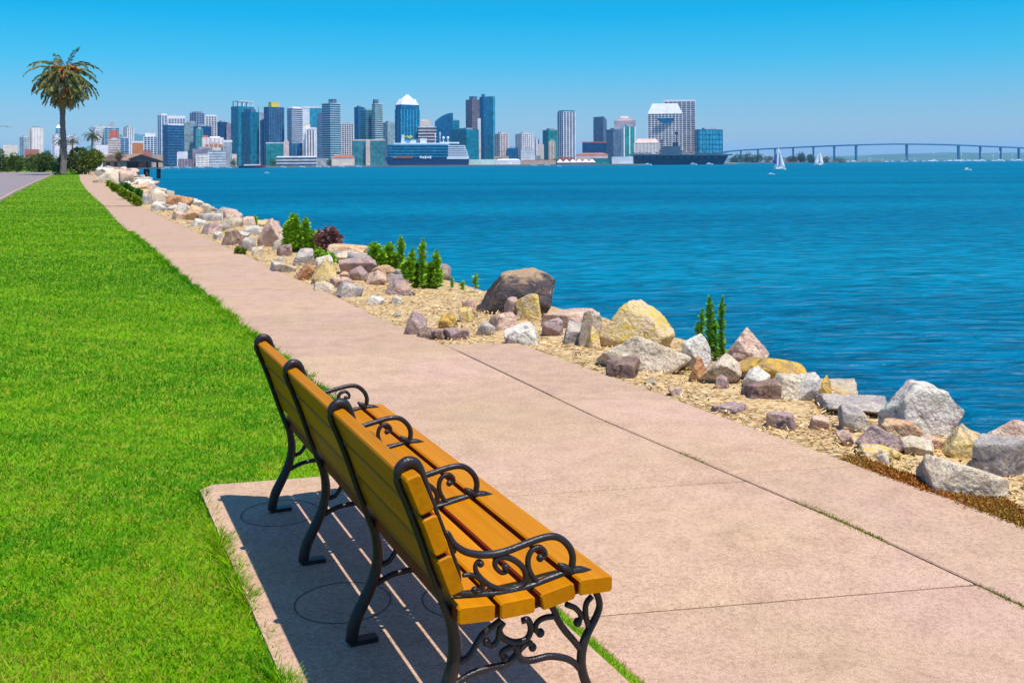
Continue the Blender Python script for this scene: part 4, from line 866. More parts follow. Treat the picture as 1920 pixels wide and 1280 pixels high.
b_ = at(112, 318, 280); b_[2] = float(gh(270))
palm('small_palm', 112, 318, 262, 280, 14, 'small feather palm seen left of the tall palm trunk', nf=30, trunk_r=.22, base=b_, low=-.8, tintset=((.05, .08, .04), (.06, .08, .04)), fruit=False, nl=16)
b_ = at(136, 318, 280); b_[2] = float(gh(270))
palm('small_palm', 134, 318, 262, 280, 13, 'small feather palm seen right of the tall palm trunk', nf=30, trunk_r=.22, base=b_, low=-.8, tintset=((.05, .08, .04), (.06, .08, .04)), fruit=False, nl=16)
b_ = at(222, 321, 300); b_[2] = float(gh(290))
palm('shaggy_palm', 221, 321, 287, 300, 13, 'short shaggy brown green palm left of the pier pavilion', nf=60, trunk_r=.30, base=b_, low=-1.5, tintset=((.09, .10, .03), (.12, .08, .04)), fruit=False, nl=14)

# street lamp at the left edge
METAL = pm('galvanised_metal', (.35, .36, .38), .45, .1, 5, metal=.6)
b = hit(-12, 330); lp = empty('street_lamp', b, 'slim street lamp whose arm reaches in at the left edge', 'street lamp'); t = at(-12, 243, b[1])
MB().tube([b, (b + t) / 2, t], [.09, .07, .05], 8).build('post', METAL, lp, b)
MB().tube(spline([t, at(-4, 238, b[1]), at(8, 236.5, b[1]), at(16, 237.5, b[1])], 5), .045, 6).build('arm', METAL, lp, b)
MB().tube([at(13, 237.5, b[1]), at(20, 238.2, b[1])], [(.16, .07), (.10, .05)], 8).build('lamp_head', METAL, lp, b)

# ------------------------------------------------------------------ pavilion on piles and house beside it
ZP = 360.0
WOODD = pm('dark_timber', (.045, .035, .04), .8, .3, 1.0); SHING = pm('shingle_roof', (.30, .19, .14), .9, .3, 1.2, bump=.4); GABLE = pm('grey_boards', (.16, .17, .19), .8, .2, 1.0)
c0 = at(268, 333.5, ZP); c0[2] = WZ; pav = empty('pier_pavilion', c0, 'gabled pavilion on dark piles over the water', 'pavilion')
def A(x, y, dz=0.0): return at(x, y, ZP + dz)
DP = np.array([-17.0, 13.0, 0])
deck_t = A(268, 314.6)[2]
MB().prism([np.array([*A(224, 316)[:2], deck_t - .5]), np.array([*A(310, 316)[:2], deck_t - .5]), np.array([*A(310, 316)[:2], deck_t]), np.array([*A(224, 316)[:2], deck_t])], DP).build('deck', pm('pale_deck', (.45, .42, .40), .8, .15, 1.0), pav, c0)
for x in (238, 255, 275, 296):
    for dz in (.8, 7, 14):
        p = A(x, 320, 0) + DP * dz / 16 + np.array([.9, 0, 0]); MB().tube([np.array([p[0], p[1], WZ - 1.5]), np.array([p[0], p[1], deck_t - .5])], .75 if dz < 2 else .6, 8).build('pile', WOODD, pav, c0)
ev = A(232, 303.5)[2]; rdg = A(268, 291)[2]; xl, xm, xr = A(230, 300)[0], A(268, 300)[0], A(309, 300)[0]; y0 = ZP
rf = MB()
for xa, za, xb, zb in ((xl, ev - .1, xm, rdg), (xm, rdg, xr, ev - .3)):
    rf.prism([np.array([xa, y0 - 1.2, za]), np.array([xb, y0 - 1.2, zb]), np.array([xb, y0 - 1.2, zb + .45]), np.array([xa, y0 - 1.2, za + .45])], DP * 1.1)
orient_out(rf.build('roof', SHING, pav, c0))
orient_out(MB().prism([np.array([xl + 1.6, y0, ev + .1]), np.array([xr - 1.6, y0, ev - .1]), np.array([xm, y0, rdg - .15])], DP * .02).build('gable', GABLE, pav, c0))
for sg in (0, 1):
    xa, za, xb, zb = ((xl, ev - .1, xm, rdg), (xm, rdg, xr, ev - .3))[sg]
    orient_out(MB().prism([np.array([xa, y0 - 1.26, za - .35]), np.array([xb, y0 - 1.26, zb - .35]), np.array([xb, y0 - 1.26, zb + .2]), np.array([xa, y0 - 1.26, za + .2])], (0, .05, 0)).build('fascia', WOODD, pav, c0))
for x in (232, 239, 257, 276, 295):
    p = A(x, 310, .6); MB().box((p[0], p[1], (deck_t + ev) / 2 - .2), (.55, .55, ev - deck_t + 1.2)).build('column', WOODD, pav, c0)
p = A(246, 309, 4); MB().box((p[0], p[1], (deck_t + ev) / 2), (2.6, 1.5, ev - deck_t)).build('wall', GABLE, pav, c0)
p = A(268, 309, 9); MB().box((p[0], p[1], (deck_t + ev) / 2), (5.5, 1.0, ev - deck_t)).build('wall', WOODD, pav, c0)
b = at(203, 323, 330); b[2] = float(gh(325)); hs_ = empty('bank_house', b, 'small house with brown gabled roof left of the pier pavilion', 'house'); mp_ = 330 / F
MB().box(b + np.array([1, 3, 1.3]), (5.6, 6, 2.8)).build('wall', pm('house_wall', (.38, .24, .18), .85, .15, 1.0), hs_, b)
e1 = b[2] + 2.7; pk = b[2] + 4.4
orient_out(MB().prism([np.array([b[0] - 2.5, b[1] - .6, e1]), np.array([b[0] + 1.0, b[1] - .6, pk]), np.array([b[0] + 4.5, b[1] - .6, e1]), np.array([b[0] + 4.5, b[1] - .6, e1 - .3]), np.array([b[0] - 2.5, b[1] - .6, e1 - .3])], (0, 7.2, 0)).build('roof', SHING, hs_, b))
MB().box(b + np.array([0, -.02, 1.5]), (1.2, .1, .9)).build('window', pm('dark_glass', (.02, .03, .04), .15, .1, 1.0), hs_, b)
MB().box(b + np.array([2.4, -.02, 1.05]), (.9, .1, 1.9)).build('door', WOODD, hs_, b)

# ------------------------------------------------------------------ city
def fm(name, c, rough=.6, spec=.5, var=.12):
    m = pm('wall_' + name, c, rough, var, .05, spec=spec); n = m.node_tree.nodes; l = m.node_tree.links; b = n['Principled BSDF']
    src = b.inputs['Base Color'].links[0].from_socket; g = n.new('ShaderNodeNewGeometry'); sn = n.new('ShaderNodeVectorMath'); sn.operation = 'SNAP'; sn.inputs[1].default_value = (5.3, 5.3, 3.9); l.new(g.outputs['Position'], sn.inputs[0])
    wn = n.new('ShaderNodeTexWhiteNoise'); l.new(sn.outputs[0], wn.inputs['Vector']); mr = n.new('ShaderNodeMapRange'); a = .28 if max(c) < .45 else .10; mr.inputs['To Min'].default_value = 1 - a; mr.inputs['To Max'].default_value = 1 + a * .8; l.new(wn.outputs['Value'], mr.inputs['Value'])
    hs = n.new('ShaderNodeHueSaturation'); l.new(mr.outputs[0], hs.inputs['Value']); l.new(src, hs.inputs['Color']); l.new(hs.outputs[0], b.inputs['Base Color']); return m
GL = dict(teal=fm('teal', (.006, .19, .27), .35, .25), blue=fm('blue', (.006, .125, .27), .35, .25), navy=fm('navy', (.010, .065, .17), .35, .25), cyan=fm('cyan', (.03, .30, .42), .3, .3), green=fm('green', (.03, .26, .25), .35, .25), slate=fm('slate', (.11, .17, .26), .4, .3),
          white=fm('white', (.84, .79, .77), .7), cream=fm('cream', (.76, .62, .50), .7), pink=fm('pink', (.78, .53, .45), .7), tan=fm('tan', (.52, .37, .27), .75), grey=fm('grey', (.38, .40, .43), .6), brown=fm('brown', (.19, .13, .14), .6), red=fm('red', (.62, .10, .06), .7), gold=fm('gold', (.84, .60, .03), .5, .3), mauve=fm('mauve', (.30, .24, .30), .7), sage=fm('sage', (.26, .36, .36), .6), lgreen=fm('lgreen', (.58, .72, .62), .7), dark=fm('dark', (.03, .035, .045), .4), orange=fm('orange', (.58, .19, .05), .7), roofred=fm('roofred', (.46, .14, .09), .8))
GC = 'city buildings across the bay'
def tower(x0, x1, yt, Z, wall, label, style='glass', trim='white', left=.0, yb=None, name='tower', fh=4.0, pier=None, crown=None, depth=None, cat='building', band=.9, right=0.0):
    xc = (x0 + x1) / 2; mpp = Z / F; W = (x1 - x0) * mpp; b = at(xc, 308, Z); az = math.atan2(b[0], b[1])
    X = np.array([math.cos(az), -math.sin(az), 0]); Y = np.array([math.sin(az), math.cos(az), 0]); W *= math.cos(az) ** 1
    phi = 0.0
    if left: phi = rad(38); a = (1 - left) * W / math.cos(phi); d = left * W / math.sin(phi)
    elif right: phi = -rad(38); a = (1 - right) * W / math.cos(phi); d = right * W / math.sin(-phi)
    else: a = W; d = depth or min(W, 45)
    Xr = X * math.cos(phi) + Y * math.sin(phi); Yr = -X * math.sin(phi) + Y * math.cos(phi)
    zb = CG if yb is None else at(xc, yb, Z)[2]; zt = at(xc, yt, Z)[2]; zb = min(zb, zt - 3); hgt = zt - zb
    org = np.array([b[0], b[1], zb]) + Y * d * .5 * math.cos(phi); root = empty(name, org, label, cat, GC)
    def bx(mb, lx, ly, lz, sx, sy, sz, taper=1.0): mb.box(org + Xr * lx + Yr * ly + np.array([0, 0, lz]), (sx, sy, sz), Xr, Yr, taper=taper); return mb
    bx(MB(), 0, 0, hgt / 2, a, d, hgt).build('wall', GL[wall], root, org)
    nf = max(2, int(hgt / fh))
    if style in ('bands', 'grid', 'glass'):
        mb = MB(); th = {'bands': band * 1.5, 'grid': band * 1.1, 'glass': .5}[style]; ov = {'bands': 1.6, 'grid': .9, 'glass': .3}[style]
        for k in range(1, nf + 1): bx(mb, 0, 0, k * hgt / nf - th / 2 + (.02 if k == nf else 0), a + ov, d + ov, th)
        mb.build('floor_bands', GL[trim], root, org)
    if style in ('grid', 'piers', 'glass'):
        mb = MB(); sp = pier or {'grid': 6.0, 'piers': 7.0, 'glass': 9.0}[style]; pw = {'grid': 1.7, 'piers': 2.4, 'glass': .5}[style]; ov = {'grid': .6, 'piers': .9, 'glass': .35}[style]
        na = max(2, int(round(a / sp))); nd = max(2, int(round(d / sp)))
        for k in range(na + 1):
            for s in (-1, 1): bx(mb, -a / 2 + a * k / na, s * (d / 2), hgt / 2 - .2, pw, ov, hgt - .6)
        for k in range(1, nd):
            for s in (-1, 1): bx(mb, s * a / 2, -d / 2 + d * k / nd, hgt / 2 - .2, ov, pw, hgt - .6)
        mb.build('piers', GL[trim], root, org)
    if crown is None: crown = [('box', .5, 3.5, 'grey')] if hgt > 25 else []
    z = hgt
    for c in crown:
        kind, wf, hh, mm = c[:4]; ox = c[4] if len(c) > 4 else 0
        if kind == 'box': bx(MB(), ox * a, 0, z + hh / 2 - .05, a * wf, d * min(1, wf + .1), hh).build('roof_block', GL[mm], root, org); 
        elif kind == 'stack': bx(MB(), ox * a, 0, z + hh / 2 - .05, a * wf, d * min(1, wf + .1), hh).build('roof_block', GL[mm], root, org); z += hh
        elif kind == 'pyr': bx(MB(), 0, 0, z + hh / 2, a * wf, d * wf, hh, taper=.12).build('roof', GL[mm], root, org)
        elif kind == 'hip': bx(MB(), 0, 0, z + hh / 2, a * wf + 1, d * wf + 1, hh, taper=.72).build('roof', GL[mm], root, org); z += hh
        elif kind == 'mast':
            p = org + Xr * ox * a + np.array([0, 0, z]); MB().tube([p, p + np.array([0, 0, hh])], [.7, .3], 5).build('mast', GL[mm], root, org)
        elif kind == 'frame':
            mb = MB(); bx(mb, 0, 0, z + hh - .8, a * wf, d * wf, 1.6)
            for sx in (-.45, -.15, .15, .45):
                for sy in (-.4, .4): bx(mb, sx * a * wf, sy * d * wf, z + hh / 2 - .8, 2.2, 2.2, hh - 1.55)
            mb.build('roof_frame', GL[mm], root, org)
        elif kind == 'curve':                         # roof sweeping up to one side
            n = 9; pts = [(-a / 2, 0)] + [(-a / 2 + a * t, hh * math.sin(t * math.pi / 2) ** .8) for t in np.linspace(0, 1, n)][1:] + [(a / 2, 0)]
            if wf < 0: pts = [(-p, q) for p, q in pts][::-1]
            P = [org + Xr * p - Yr * d * .5 + np.array([0, 0, z - .1 + q]) for p, q in pts]; orient_out(MB().prism(P, Yr * d).build('roof', GL[mm], root, org))
    return root
f_, m_, b_ = 1790, 2050, 2350
T = tower
# left group behind the lawn
T(37, 57, 257, b_, 'sage', 'grey green office block left of the white tower behind the palm', left=.4)
T(55, 81, 240, m_, 'white', 'tall white tower between the left bushes and the palm', 'piers', 'cream', left=.2)
T(97, 117, 254, m_, 'white', 'white block just left of the palm trunk', 'grid', left=.3)
T(104, 116, 240, b_, 'teal', 'slim teal tower peeping over the white block by the palm', crown=[('pyr', .8, 8, 'white')])
T(124, 143, 256, b_, 'white', 'white building just right of the palm trunk', 'bands')
T(171, 197, 237, b_, 'white', 'white tower with a dark shaded left side above the big bush', 'bands', left=.25)
T(196, 224, 240, b_, 'teal', 'blue tower with a grey rooftop box behind the red tower', crown=[('box', .5, 14, 'grey')])
T(206, 221, 245, m_, 'red', 'narrow red topped tower above the small gabled house', 'piers', 'orange', depth=14)
T(203, 226, 262, f_, 'pink', 'pink cream building stacked below the red topped tower', 'bands', 'cream', depth=16)
T(231, 251, 239, b_, 'grey', 'pale grey slender tower above the pavilion roof', 'piers', 'white', left=.4)
T(225, 242, 259, m_, 'blue', 'small blue glass block left of the pale grey slender tower', depth=15)
T(248, 269, 268, f_, 'orange', 'orange brown block with white cornice above the pavilion', 'plain', crown=[('box', 1.15, 3, 'white')], depth=16)
T(270, 294, 256, m_, 'blue', 'blue tower with white window grid and rooftop crane', 'grid', 'white', crown=[('stack', .8, 7, 'white'), ('mast', 1, 12, 'grey', .2)], depth=20)
T(296, 314, 216, m_, 'blue', 'narrow blue and white tower at the left of the dense skyline', 'grid', 'white', crown=[('box', .9, 3, 'white')], left=.4)
T(311, 348, 222, b_, 'slate', 'wide grey tower with white crown behind the blue ribbed tower', 'grid', 'white', crown=[('stack', 1.0, 6, 'white'), ('box', .3, 3, 'grey')])
T(306, 346, 235, f_ + 60, 'blue', 'blue banded tower with white curved roof edge near the pavilion', 'bands', 'slate', left=.22, crown=[('box', .96, 2.5, 'white')], fh=5, band=.7)
T(346, 369, 231, m_ - 60, 'sage', 'plain grey green glass slab right of the blue banded tower', 'plain', crown=[('box', .8, 4, 'grey')], depth=20)
T(356, 384, 212, b_, 'navy', 'dark navy tower behind the grey green slab', left=.45, crown=[('box', .7, 3, 'slate')])
T(386, 407, 218, m_, 'brown', 'white gridded tower right of the dark navy tower', 'grid', 'white', depth=18, crown=[('stack', .95, 3, 'white')])
T(363, 397, 237, m_ - 80, 'navy', 'low wide navy block in front of the white gridded tower', 'plain', depth=18)
T(368, 381, 242, f_ + 90, 'green', 'narrow green glass building below the navy block', 'glass', 'sage', depth=14)
T(407, 427, 229, b_, 'navy', 'dark blue block right of the white gridded tower', 'glass', 'navy', left=.3)
T(425, 434, 232, b_, 'mauve', 'slim mauve tower beside the dark blue block', 'plain', depth=15)
T(380, 419, 258, f_ + 30, 'white', 'white columned hotel with red base and red panel', 'piers', 'pink', depth=20, crown=[('box', .25, 4, 'red', -.35), ('box', .5, 2, 'white', .1)])
T(384, 417, 271, f_ + 6, 'orange', 'orange lower storeys of the white columned hotel', 'piers', 'cream', depth=12)
T(361, 408, 279, f_ - 20, 'mauve', 'low mauve block below the white columned hotel', 'plain', depth=15)
T(332, 352, 285, f_ - 40, 'white', 'white cube shaped building near the pavilion', 'plain', depth=14, crown=[('box', .8, 1, 'grey')])
T(335, 369, 298, f_ - 60, 'brown', 'low brown colonnaded building on the left waterfront', 'piers', 'mauve', depth=12, pier=5)
T(368, 391, 289, f_ - 60, 'cream', 'low cream building right of the brown colonnade', 'grid', 'white', depth=12)
T(390, 423, 282, f_ - 50, 'white', 'low white stepped building left of the teal towers', 'bands', 'grey', depth=14, crown=[('stack', .5, 5, 'cream')])
T(420, 435, 267, f_, 'grey', 'small grey building with white roof left of the tall teal tower', 'plain', depth=14, crown=[('stack', 1.1, 4, 'white')])
# central group
T(434, 477, 200, b_, 'teal', 'tall teal tower with open white roof frame', left=.32, crown=[('frame', .95, 13, 'white')], trim='cyan')
T(453, 486, 210, m_, 'teal', 'dark teal glass tower in front of the white framed tower', left=.5, trim='blue', crown=[('box', .6, 6, 'slate')])
T(484, 497, 211, b_ + 80, 'grey', 'slim grey tower between the teal and gold topped towers', 'plain', crown=[('mast', 1, 18, 'dark', -.4)], depth=18)
T(488, 499, 226, m_, 'navy', 'narrow navy block left of the gold topped tower', 'plain', depth=16)
T(496, 533, 201, m_, 'blue', 'blue tower with bright gold crown', 'grid', 'slate', left=.25, crown=[('stack', .52, 10, 'gold', -.02)], band=.6)
T(499, 534, 269, f_ + 80, 'green', 'glass podium below the gold crowned tower', 'glass', 'teal', depth=30, crown=[('box', 1.02, 1.6, 'white')])
T(532, 542, 265, f_ + 20, 'pink', 'slim pink beige slab below the gold crowned tower', 'plain', depth=14)
T(539, 568, 203, m_, 'blue', 'blue tower with white balcony bands', 'bands', 'white', left=.3, crown=[('box', .8, 3, 'white')])
T(541, 570, 269, f_ + 80, 'blue', 'blue podium below the white banded tower', 'piers', 'slate', depth=25)
T(566, 606, 203, b_, 'cyan', 'pale blue glass tower with thick white frame', 'plain', depth=25, crown=[('stack', 1.0, 4, 'white')])
T(566, 581, 204, b_ - 40, 'white', 'broad white pier of the pale blue framed tower', 'plain', depth=12, crown=[])
T(596, 606, 212, b_ - 40, 'slate', 'dark gridded wing of the pale blue framed tower', 'grid', 'slate', depth=12, crown=[])
T(569, 593, 239, f_ + 60, 'white', 'white tower with dark vertical window strips', 'piers', 'white', depth=18, pier=6, crown=[('box', .5, 6, 'cream', -.2)])
T(575, 590, 243, f_ + 54, 'brown', 'dark window strip face of the white striped tower', 'piers', 'white', depth=4, pier=5, crown=[])
T(604, 639, 194, m_ - 40, 'teal', 'very tall green glass tower with white floor bands', 'bands', 'white', left=.45, crown=[('box', .4, 9, 'slate', .15)], fh=4.3, band=.6)
T(637, 663, 232, m_, 'dark', 'white gridded office block right of the very tall green tower', 'grid', 'white', depth=22, pier=5)
T(665, 684, 201, b_, 'blue', 'plain blue tower left of the twin green towers', 'glass', 'blue', left=.4)
T(676, 702, 207, m_ + 10, 'teal', 'shorter of the twin green banded towers', 'bands', 'sage', left=.4, band=.5)
T(698, 718, 195, m_, 'green', 'taller of the twin green banded towers', 'bands', 'white', left=.3, crown=[('box', .5, 9, 'slate', -.2)], band=.6)
T(662, 722, 264, f_, 'green', 'beige and green glass block in front of the twin green towers', 'piers', 'slate', depth=30, crown=[('box', 1.02, 2.4, 'pink')])
T(686, 694, 262, f_ - 6, 'pink', 'beige centre column of the beige and green block', 'plain', depth=8, crown=[])
T(718, 741, 230, b_, 'sage', 'grey and green block left of the pointed tower', 'plain', left=.4)
T(742, 787, 205, m_, 'blue', 'blue tower with white ribs and a pointed white crown', 'piers', 'cyan', left=.24, pier=8, crown=[('stack', .98, 9, 'blue'), ('hip', .93, 12, 'white'), ('pyr', .5, 9, 'white')])
T(786, 809, 227, b_, 'cream', 'pink cream stepped block right of the pointed tower', 'plain', crown=[('box', .6, 4, 'pink')])
T(785, 818, 238, m_, 'brown', 'grey block with white bands right of the pointed tower', 'bands', 'white', depth=22, fh=6)
T(816, 850, 228, b_, 'blue', 'blue glass tower with curved sail roof', 'glass', 'blue', depth=28, crown=[('curve', 1, 20, 'blue')])
T(848, 862, 226, b_, 'teal', 'plain teal block right of the sail roofed tower', 'plain', depth=25)
T(847, 898, 243, m_, 'teal', 'dark teal block behind the ship stern', 'glass', 'teal', left=.55)
T(874, 902, 187, b_, 'brown', 'tall brown stepped tower with white bands', 'bands', 'mauve', left=.42, crown=[('box', .5, 8, 'slate')], band=.6)
T(896, 902, 222, m_ + 60, 'white', 'thin white pillar wall between the brown and bright blue towers', 'plain', depth=12, crown=[])
T(900, 924, 182, m_ + 100, 'blue', 'tall bright blue glass tower', 'glass', 'blue', left=.3, crown=[('box', .25, 6, 'teal', -.3)])
T(912, 929, 181, m_ + 60, 'cyan', 'bright blue slab with white edge beside the tall blue tower', 'plain', right=.22, crown=[])
T(928, 953, 251, m_, 'mauve', 'cream gridded tower right of the bright blue towers', 'grid', 'cream', left=.4)
T(951, 969, 278, m_, 'blue', 'low blue block between the two cream gridded towers', 'plain', depth=16)
T(967, 999, 251, m_, 'mauve', 'cream gridded tower with stepped base', 'grid', 'white', left=.38)
T(978, 1002, 280, f_, 'white', 'white stepped base block below the cream gridded tower', 'grid', 'white', depth=18)
T(998, 1010, 260, b_, 'white', 'slim white blue tower right of the cream stepped tower', 'piers', 'slate', depth=15)
T(1009, 1020, 271, m_, 'cream', 'small cream tower left of the green glass block', 'plain', depth=15)
T(1018, 1048, 244, m_ + 50, 'green', 'green glass block left of the slender white gridded tower', 'glass', 'teal', left=.35)
T(1030, 1041, 265, f_ + 80, 'cream', 'small beige block before the green glass block', 'piers', 'tan', depth=14)
T(1046, 1079, 210, m_, 'navy', 'slender white gridded tower with dark left side', 'grid', 'white', left=.33, crown=[('stack', .9, 3, 'teal')], pier=7)
# right group
T(1092, 1137, 268, m_ + 60, 'navy', 'low dark block with red roof left of the curved dark tower', 'plain', depth=25, crown=[('box', 1.02, 2.5, 'roofred')])
T(1113, 1138, 226, b_, 'slate', 'dark slate tower with curved sloping top', 'glass', 'slate', left=.75, crown=[('curve', -1, 9, 'slate')])
T(1137, 1170, 243, b_ - 60, 'slate', 'grey blue block right of the curved dark tower', 'glass', 'slate', left=.4)
T(1152, 1192, 226, b_, 'white', 'white tower with pink stepped crown', 'bands', 'pink', depth=30, crown=[('stack', .7, 6, 'pink'), ('stack', .4, 5, 'white')])
T(1167, 1191, 237, m_, 'green', 'white and green columned front tower', 'piers', 'white', left=.15, pier=12)
T(1190, 1236, 268, m_ - 100, 'cream', 'low cream hall with hipped white roof', 'piers', 'white', depth=30, crown=[('hip', 1.0, 8, 'pink')])
T(1246, 1304, 190, m_ + 120, 'brown', 'tall cream hotel tower, the higher rear one of a pair', 'grid', 'white', depth=40, pier=9, crown=[('box', 1.02, 4, 'white')])
hotel = T(1215, 1280, 213, m_ + 40, 'brown', 'cream hotel tower with sloped white roof, front one of a pair', 'grid', 'white', depth=40, pier=7, crown=[('hip', .99, 21, 'white')])
orient_out(MB().prism([at(x_, y_, m_ + 36) for x_, y_ in [(1231, 221.5), (1265, 221.5), (1263, 225), (1258, 228.5), (1252, 230.5), (1246, 231), (1240, 229.5), (1234, 226)]], (0, 2.0, 0)).build('blue_panel', GL['blue'], hotel, np.array(hotel.location)))
T(1304, 1355, 243, m_ + 60, 'cyan', 'square blue glass block at the right end of the skyline', 'grid', 'blue', left=.15, pier=9, fh=9)
# waterfront low blocks
T(519, 594, 294, f_ - 80, 'slate', 'long low white roofed pier building', 'bands', 'white', depth=25, fh=5, crown=[('box', .98, 1, 'white')])
T(622, 665, 296, f_ - 80, 'cream', 'red roofed waterfront shops left of the cruise ship', 'plain', depth=16, crown=[('hip', 1.0, 5, 'roofred')])
T(879, 930, 299, f_ - 80, 'lgreen', 'long pale green terminal shed right of the cruise ship', 'plain', depth=25, crown=[])
T(929, 976, 301, f_ - 80, 'white', 'white low shed next to the pale green terminal', 'plain', depth=20, crown=[('hip', .98, 2.5, 'white')])
T(976, 1042, 301, f_ - 60, 'tan', 'low tan waterfront shops with red awning', 'plain', depth=18, crown=[('box', .9, 1.2, 'roofred')])
T(1108, 1148, 297, f_ - 80, 'green', 'low green glass shed by the white tents', 'glass', 'teal', depth=18, crown=[])
T(1147, 1187, 294, f_ - 90, 'white', 'low white warehouse left of the grey warship', 'plain', depth=20, crown=[])
T(1080, 1140, 290, f_ + 10, 'pink', 'low pink roofed terrace behind the white tents', 'plain', depth=18, crown=[('hip', 1.0, 3, 'roofred')])
# white tents
tb = at(1075, 306, f_ - 80); tb[2] = CG; tent = empty('tent_pavilion', tb, 'row of white pointed tents on the waterfront', 'tent')
for k in range(6):
    p = at(1050 + 12 * k, 306, f_ - 80); p[2] = CG
    MB().box(p + np.array([0, 0, 5.5]), (11.2, 11.2, 5), taper=.12).build('tent_roof', GL['white'], tent, tb); MB().box(p + np.array([0, 0, 1.5]), (10.4, 10.4, 3.0)).build('tent_wall', GL['slate'], tent, tb)
# fill-in low blocks further back, each placed in front of a landmark
low = [(60, 280, 'roofred', 'left of the palm below the white tower'), (20, 272, 'cream', 'far left above the roadside bushes'), (140, 284, 'tan', 'just right of the palm trunk'), (195, 272, 'white', 'left of the pink cream building'), (270, 282, 'roofred', 'above the pavilion roof peak'), (300, 290, 'tan', 'right of the pavilion roof'), (430, 289, 'cream', 'at the foot of the tall teal tower'), (515, 286, 'sage', 'below the gold crowned tower'), (545, 300, 'tan', 'behind the long pier building'), (602, 297, 'grey', 'at the foot of the very tall green tower'), (645, 290, 'tan', 'below the white gridded office block'), (940, 293, 'tan', 'below the cream gridded tower'), (1000, 292, 'sage', 'behind the tan shops'), (1060, 295, 'roofred', 'behind the white tents'), (1205, 292, 'tan', 'below the cream hall'), (1330, 296, 'cream', 'below the square blue glass block')]
for px, yt, mm, wh in low: T(px - 14, px + 14, yt, f_ + 120, mm, 'low ' + {'roofred': 'red roofed', 'cream': 'cream', 'tan': 'tan', 'white': 'white', 'sage': 'grey green', 'grey': 'grey'}[mm] + ' block ' + wh, 'plain', depth=15, name='low_block', crown=[])

# waterfront trees
for i, (a, yt, b, wh) in enumerate([(655, 297, 668, 'beside the red roofed shops'), (930, 296, 944, 'behind the white low shed'), (1010, 297, 1024, 'behind the tan shops'), (1036, 296, 1050, 'left of the white tents'), (612, 298, 624, 'left of the red roofed shops'), (352, 297, 364, 'behind the brown colonnade'), (505, 297, 519, 'left of the long pier building'), (432, 298, 446, 'behind the red hulled ship')]):
    tree('waterfront_tree', a, yt, b, 308, 'small round green tree ' + wh, T3, T1, 'waterfront trees', 500, Z=1760, leafk=.12, zbase=CG, trunk=False)
for i, (a, yt, b, wh) in enumerate([(1368, 289, 1392, 'first from the warship bow'), (1388, 286, 1412, 'second from the warship bow'), (1408, 288, 1432, 'left of the large white sail'), (1476, 290, 1498, 'just right of the large white sail'), (1494, 284, 1512, 'tallest between the two sails'), (1510, 288, 1528, 'left of the second sailboat'), (1540, 293, 1560, 'right of the second sailboat'), (1428, 292, 1452, 'behind the large white sail'), (1562, 295, 1590, 'at the tip of the wooded point')]):
    tree('point_tree', a, yt, b, 305, 'dark tree on the wooded point, ' + wh, T3, (.05, .07, .03), 'trees on the wooded point', 900, Z=2800, leafk=.12, zbase=CG, trunk=False)
for i, (px, yt, mm, wh) in enumerate([(1440, 297, 'white', 'left of the large white sail'), (1484, 297, 'roofred', 'right of the large white sail'), (1545, 291, 'white', 'behind the second sailboat'), (1575, 300, 'tan', 'at the tip of the wooded point')]): T(px - 12, px + 12, yt, 2850, mm, 'low house on the wooded point ' + wh, 'plain', depth=14, name='low_house', crown=[])

# ------------------------------------------------------------------ cruise ship
ZS = 1700.0; so_ = at(800, 312, ZS); so_[2] = WZ; ship = empty('cruise_ship', so_, 'large blue and white cruise ship moored before the pointed tower', 'ship')
SH = lambda x, y, dz=0.0: at(x, y, ZS + dz)
SHIPN = pm('hull_navy', (.010, .035, .12), .35, .15, .02); SHIPB = pm('deck_glass', (.01, .14, .30), .25, .2, .05); SHIPW = pm('ship_white', (.84, .82, .82), .5, .08, .05)
def slabxy(x0, x1, y0, y1, dz, dep, mat, name, par=ship, bow=0, stern=0):
    P = [SH(x0 + bow, y1, dz), SH(x1 - stern, y1, dz), SH(x1, y0, dz), SH(x0, y0, dz)]; z0, z1 = P[0][2], P[2][2]
    o = MB().prism([P[0], P[1], P[2], P[3]], (0, dep, 0)).build(name, mat, par, so_); orient_out(o); return o
hull = slabxy(722, 880, 295, 313.2, 0, 30, SHIPN, 'hull', bow=7, stern=2)
for k in range(9): sd = slabxy(727 + k * .5, 842, 271.5 + k * 2.65, 273.3 + k * 2.65, -.2, 29, GL['blue'] if k % 2 else GL['cyan'], 'deck_band')
slabxy(727, 843, 271.2, 295.2, 1, 28, SHIPB, 'superstructure')
for k in range(6): slabxy(840, 871 + k * 1.3, 272.5 + k * 3.9, 274.8 + k * 3.9, -.4, 29, SHIPW, 'aft_deck')
slabxy(842, 870, 273, 295.2, 2, 26, GL['mauve'], 'aft_cabins'); slabxy(838, 879, 294.6, 298.4, -.6, 30, SHIPW, 'aft_rail'); slabxy(738, 842, 268, 271.4, 2, 24, SHIPW, 'sun_deck'); slabxy(752, 780, 262.5, 268.2, 4, 18, SHIPW, 'deck_house'); slabxy(825, 860, 266.5, 269.2, 4, 18, SHIPW, 'bridge_deck')
slabxy(753, 757, 252.5, 262.7, 6, 8, SHIPW, 'funnel'); slabxy(770, 784, 260, 268, 6, 10, GL['slate'], 'funnel'); slabxy(788, 799, 259.5, 268, 6, 10, SHIPW, 'funnel')
MB().tube(spline([SH(758, 258.5, 5), SH(763, 256, 3), SH(768, 259, 2), SH(772, 256.5, 4), SH(768, 255, 7)], 5), 1.3, 6).build('water_slide', pm('slide_yellow', (.48, .52, .03), .4, .1, .1), ship, so_)
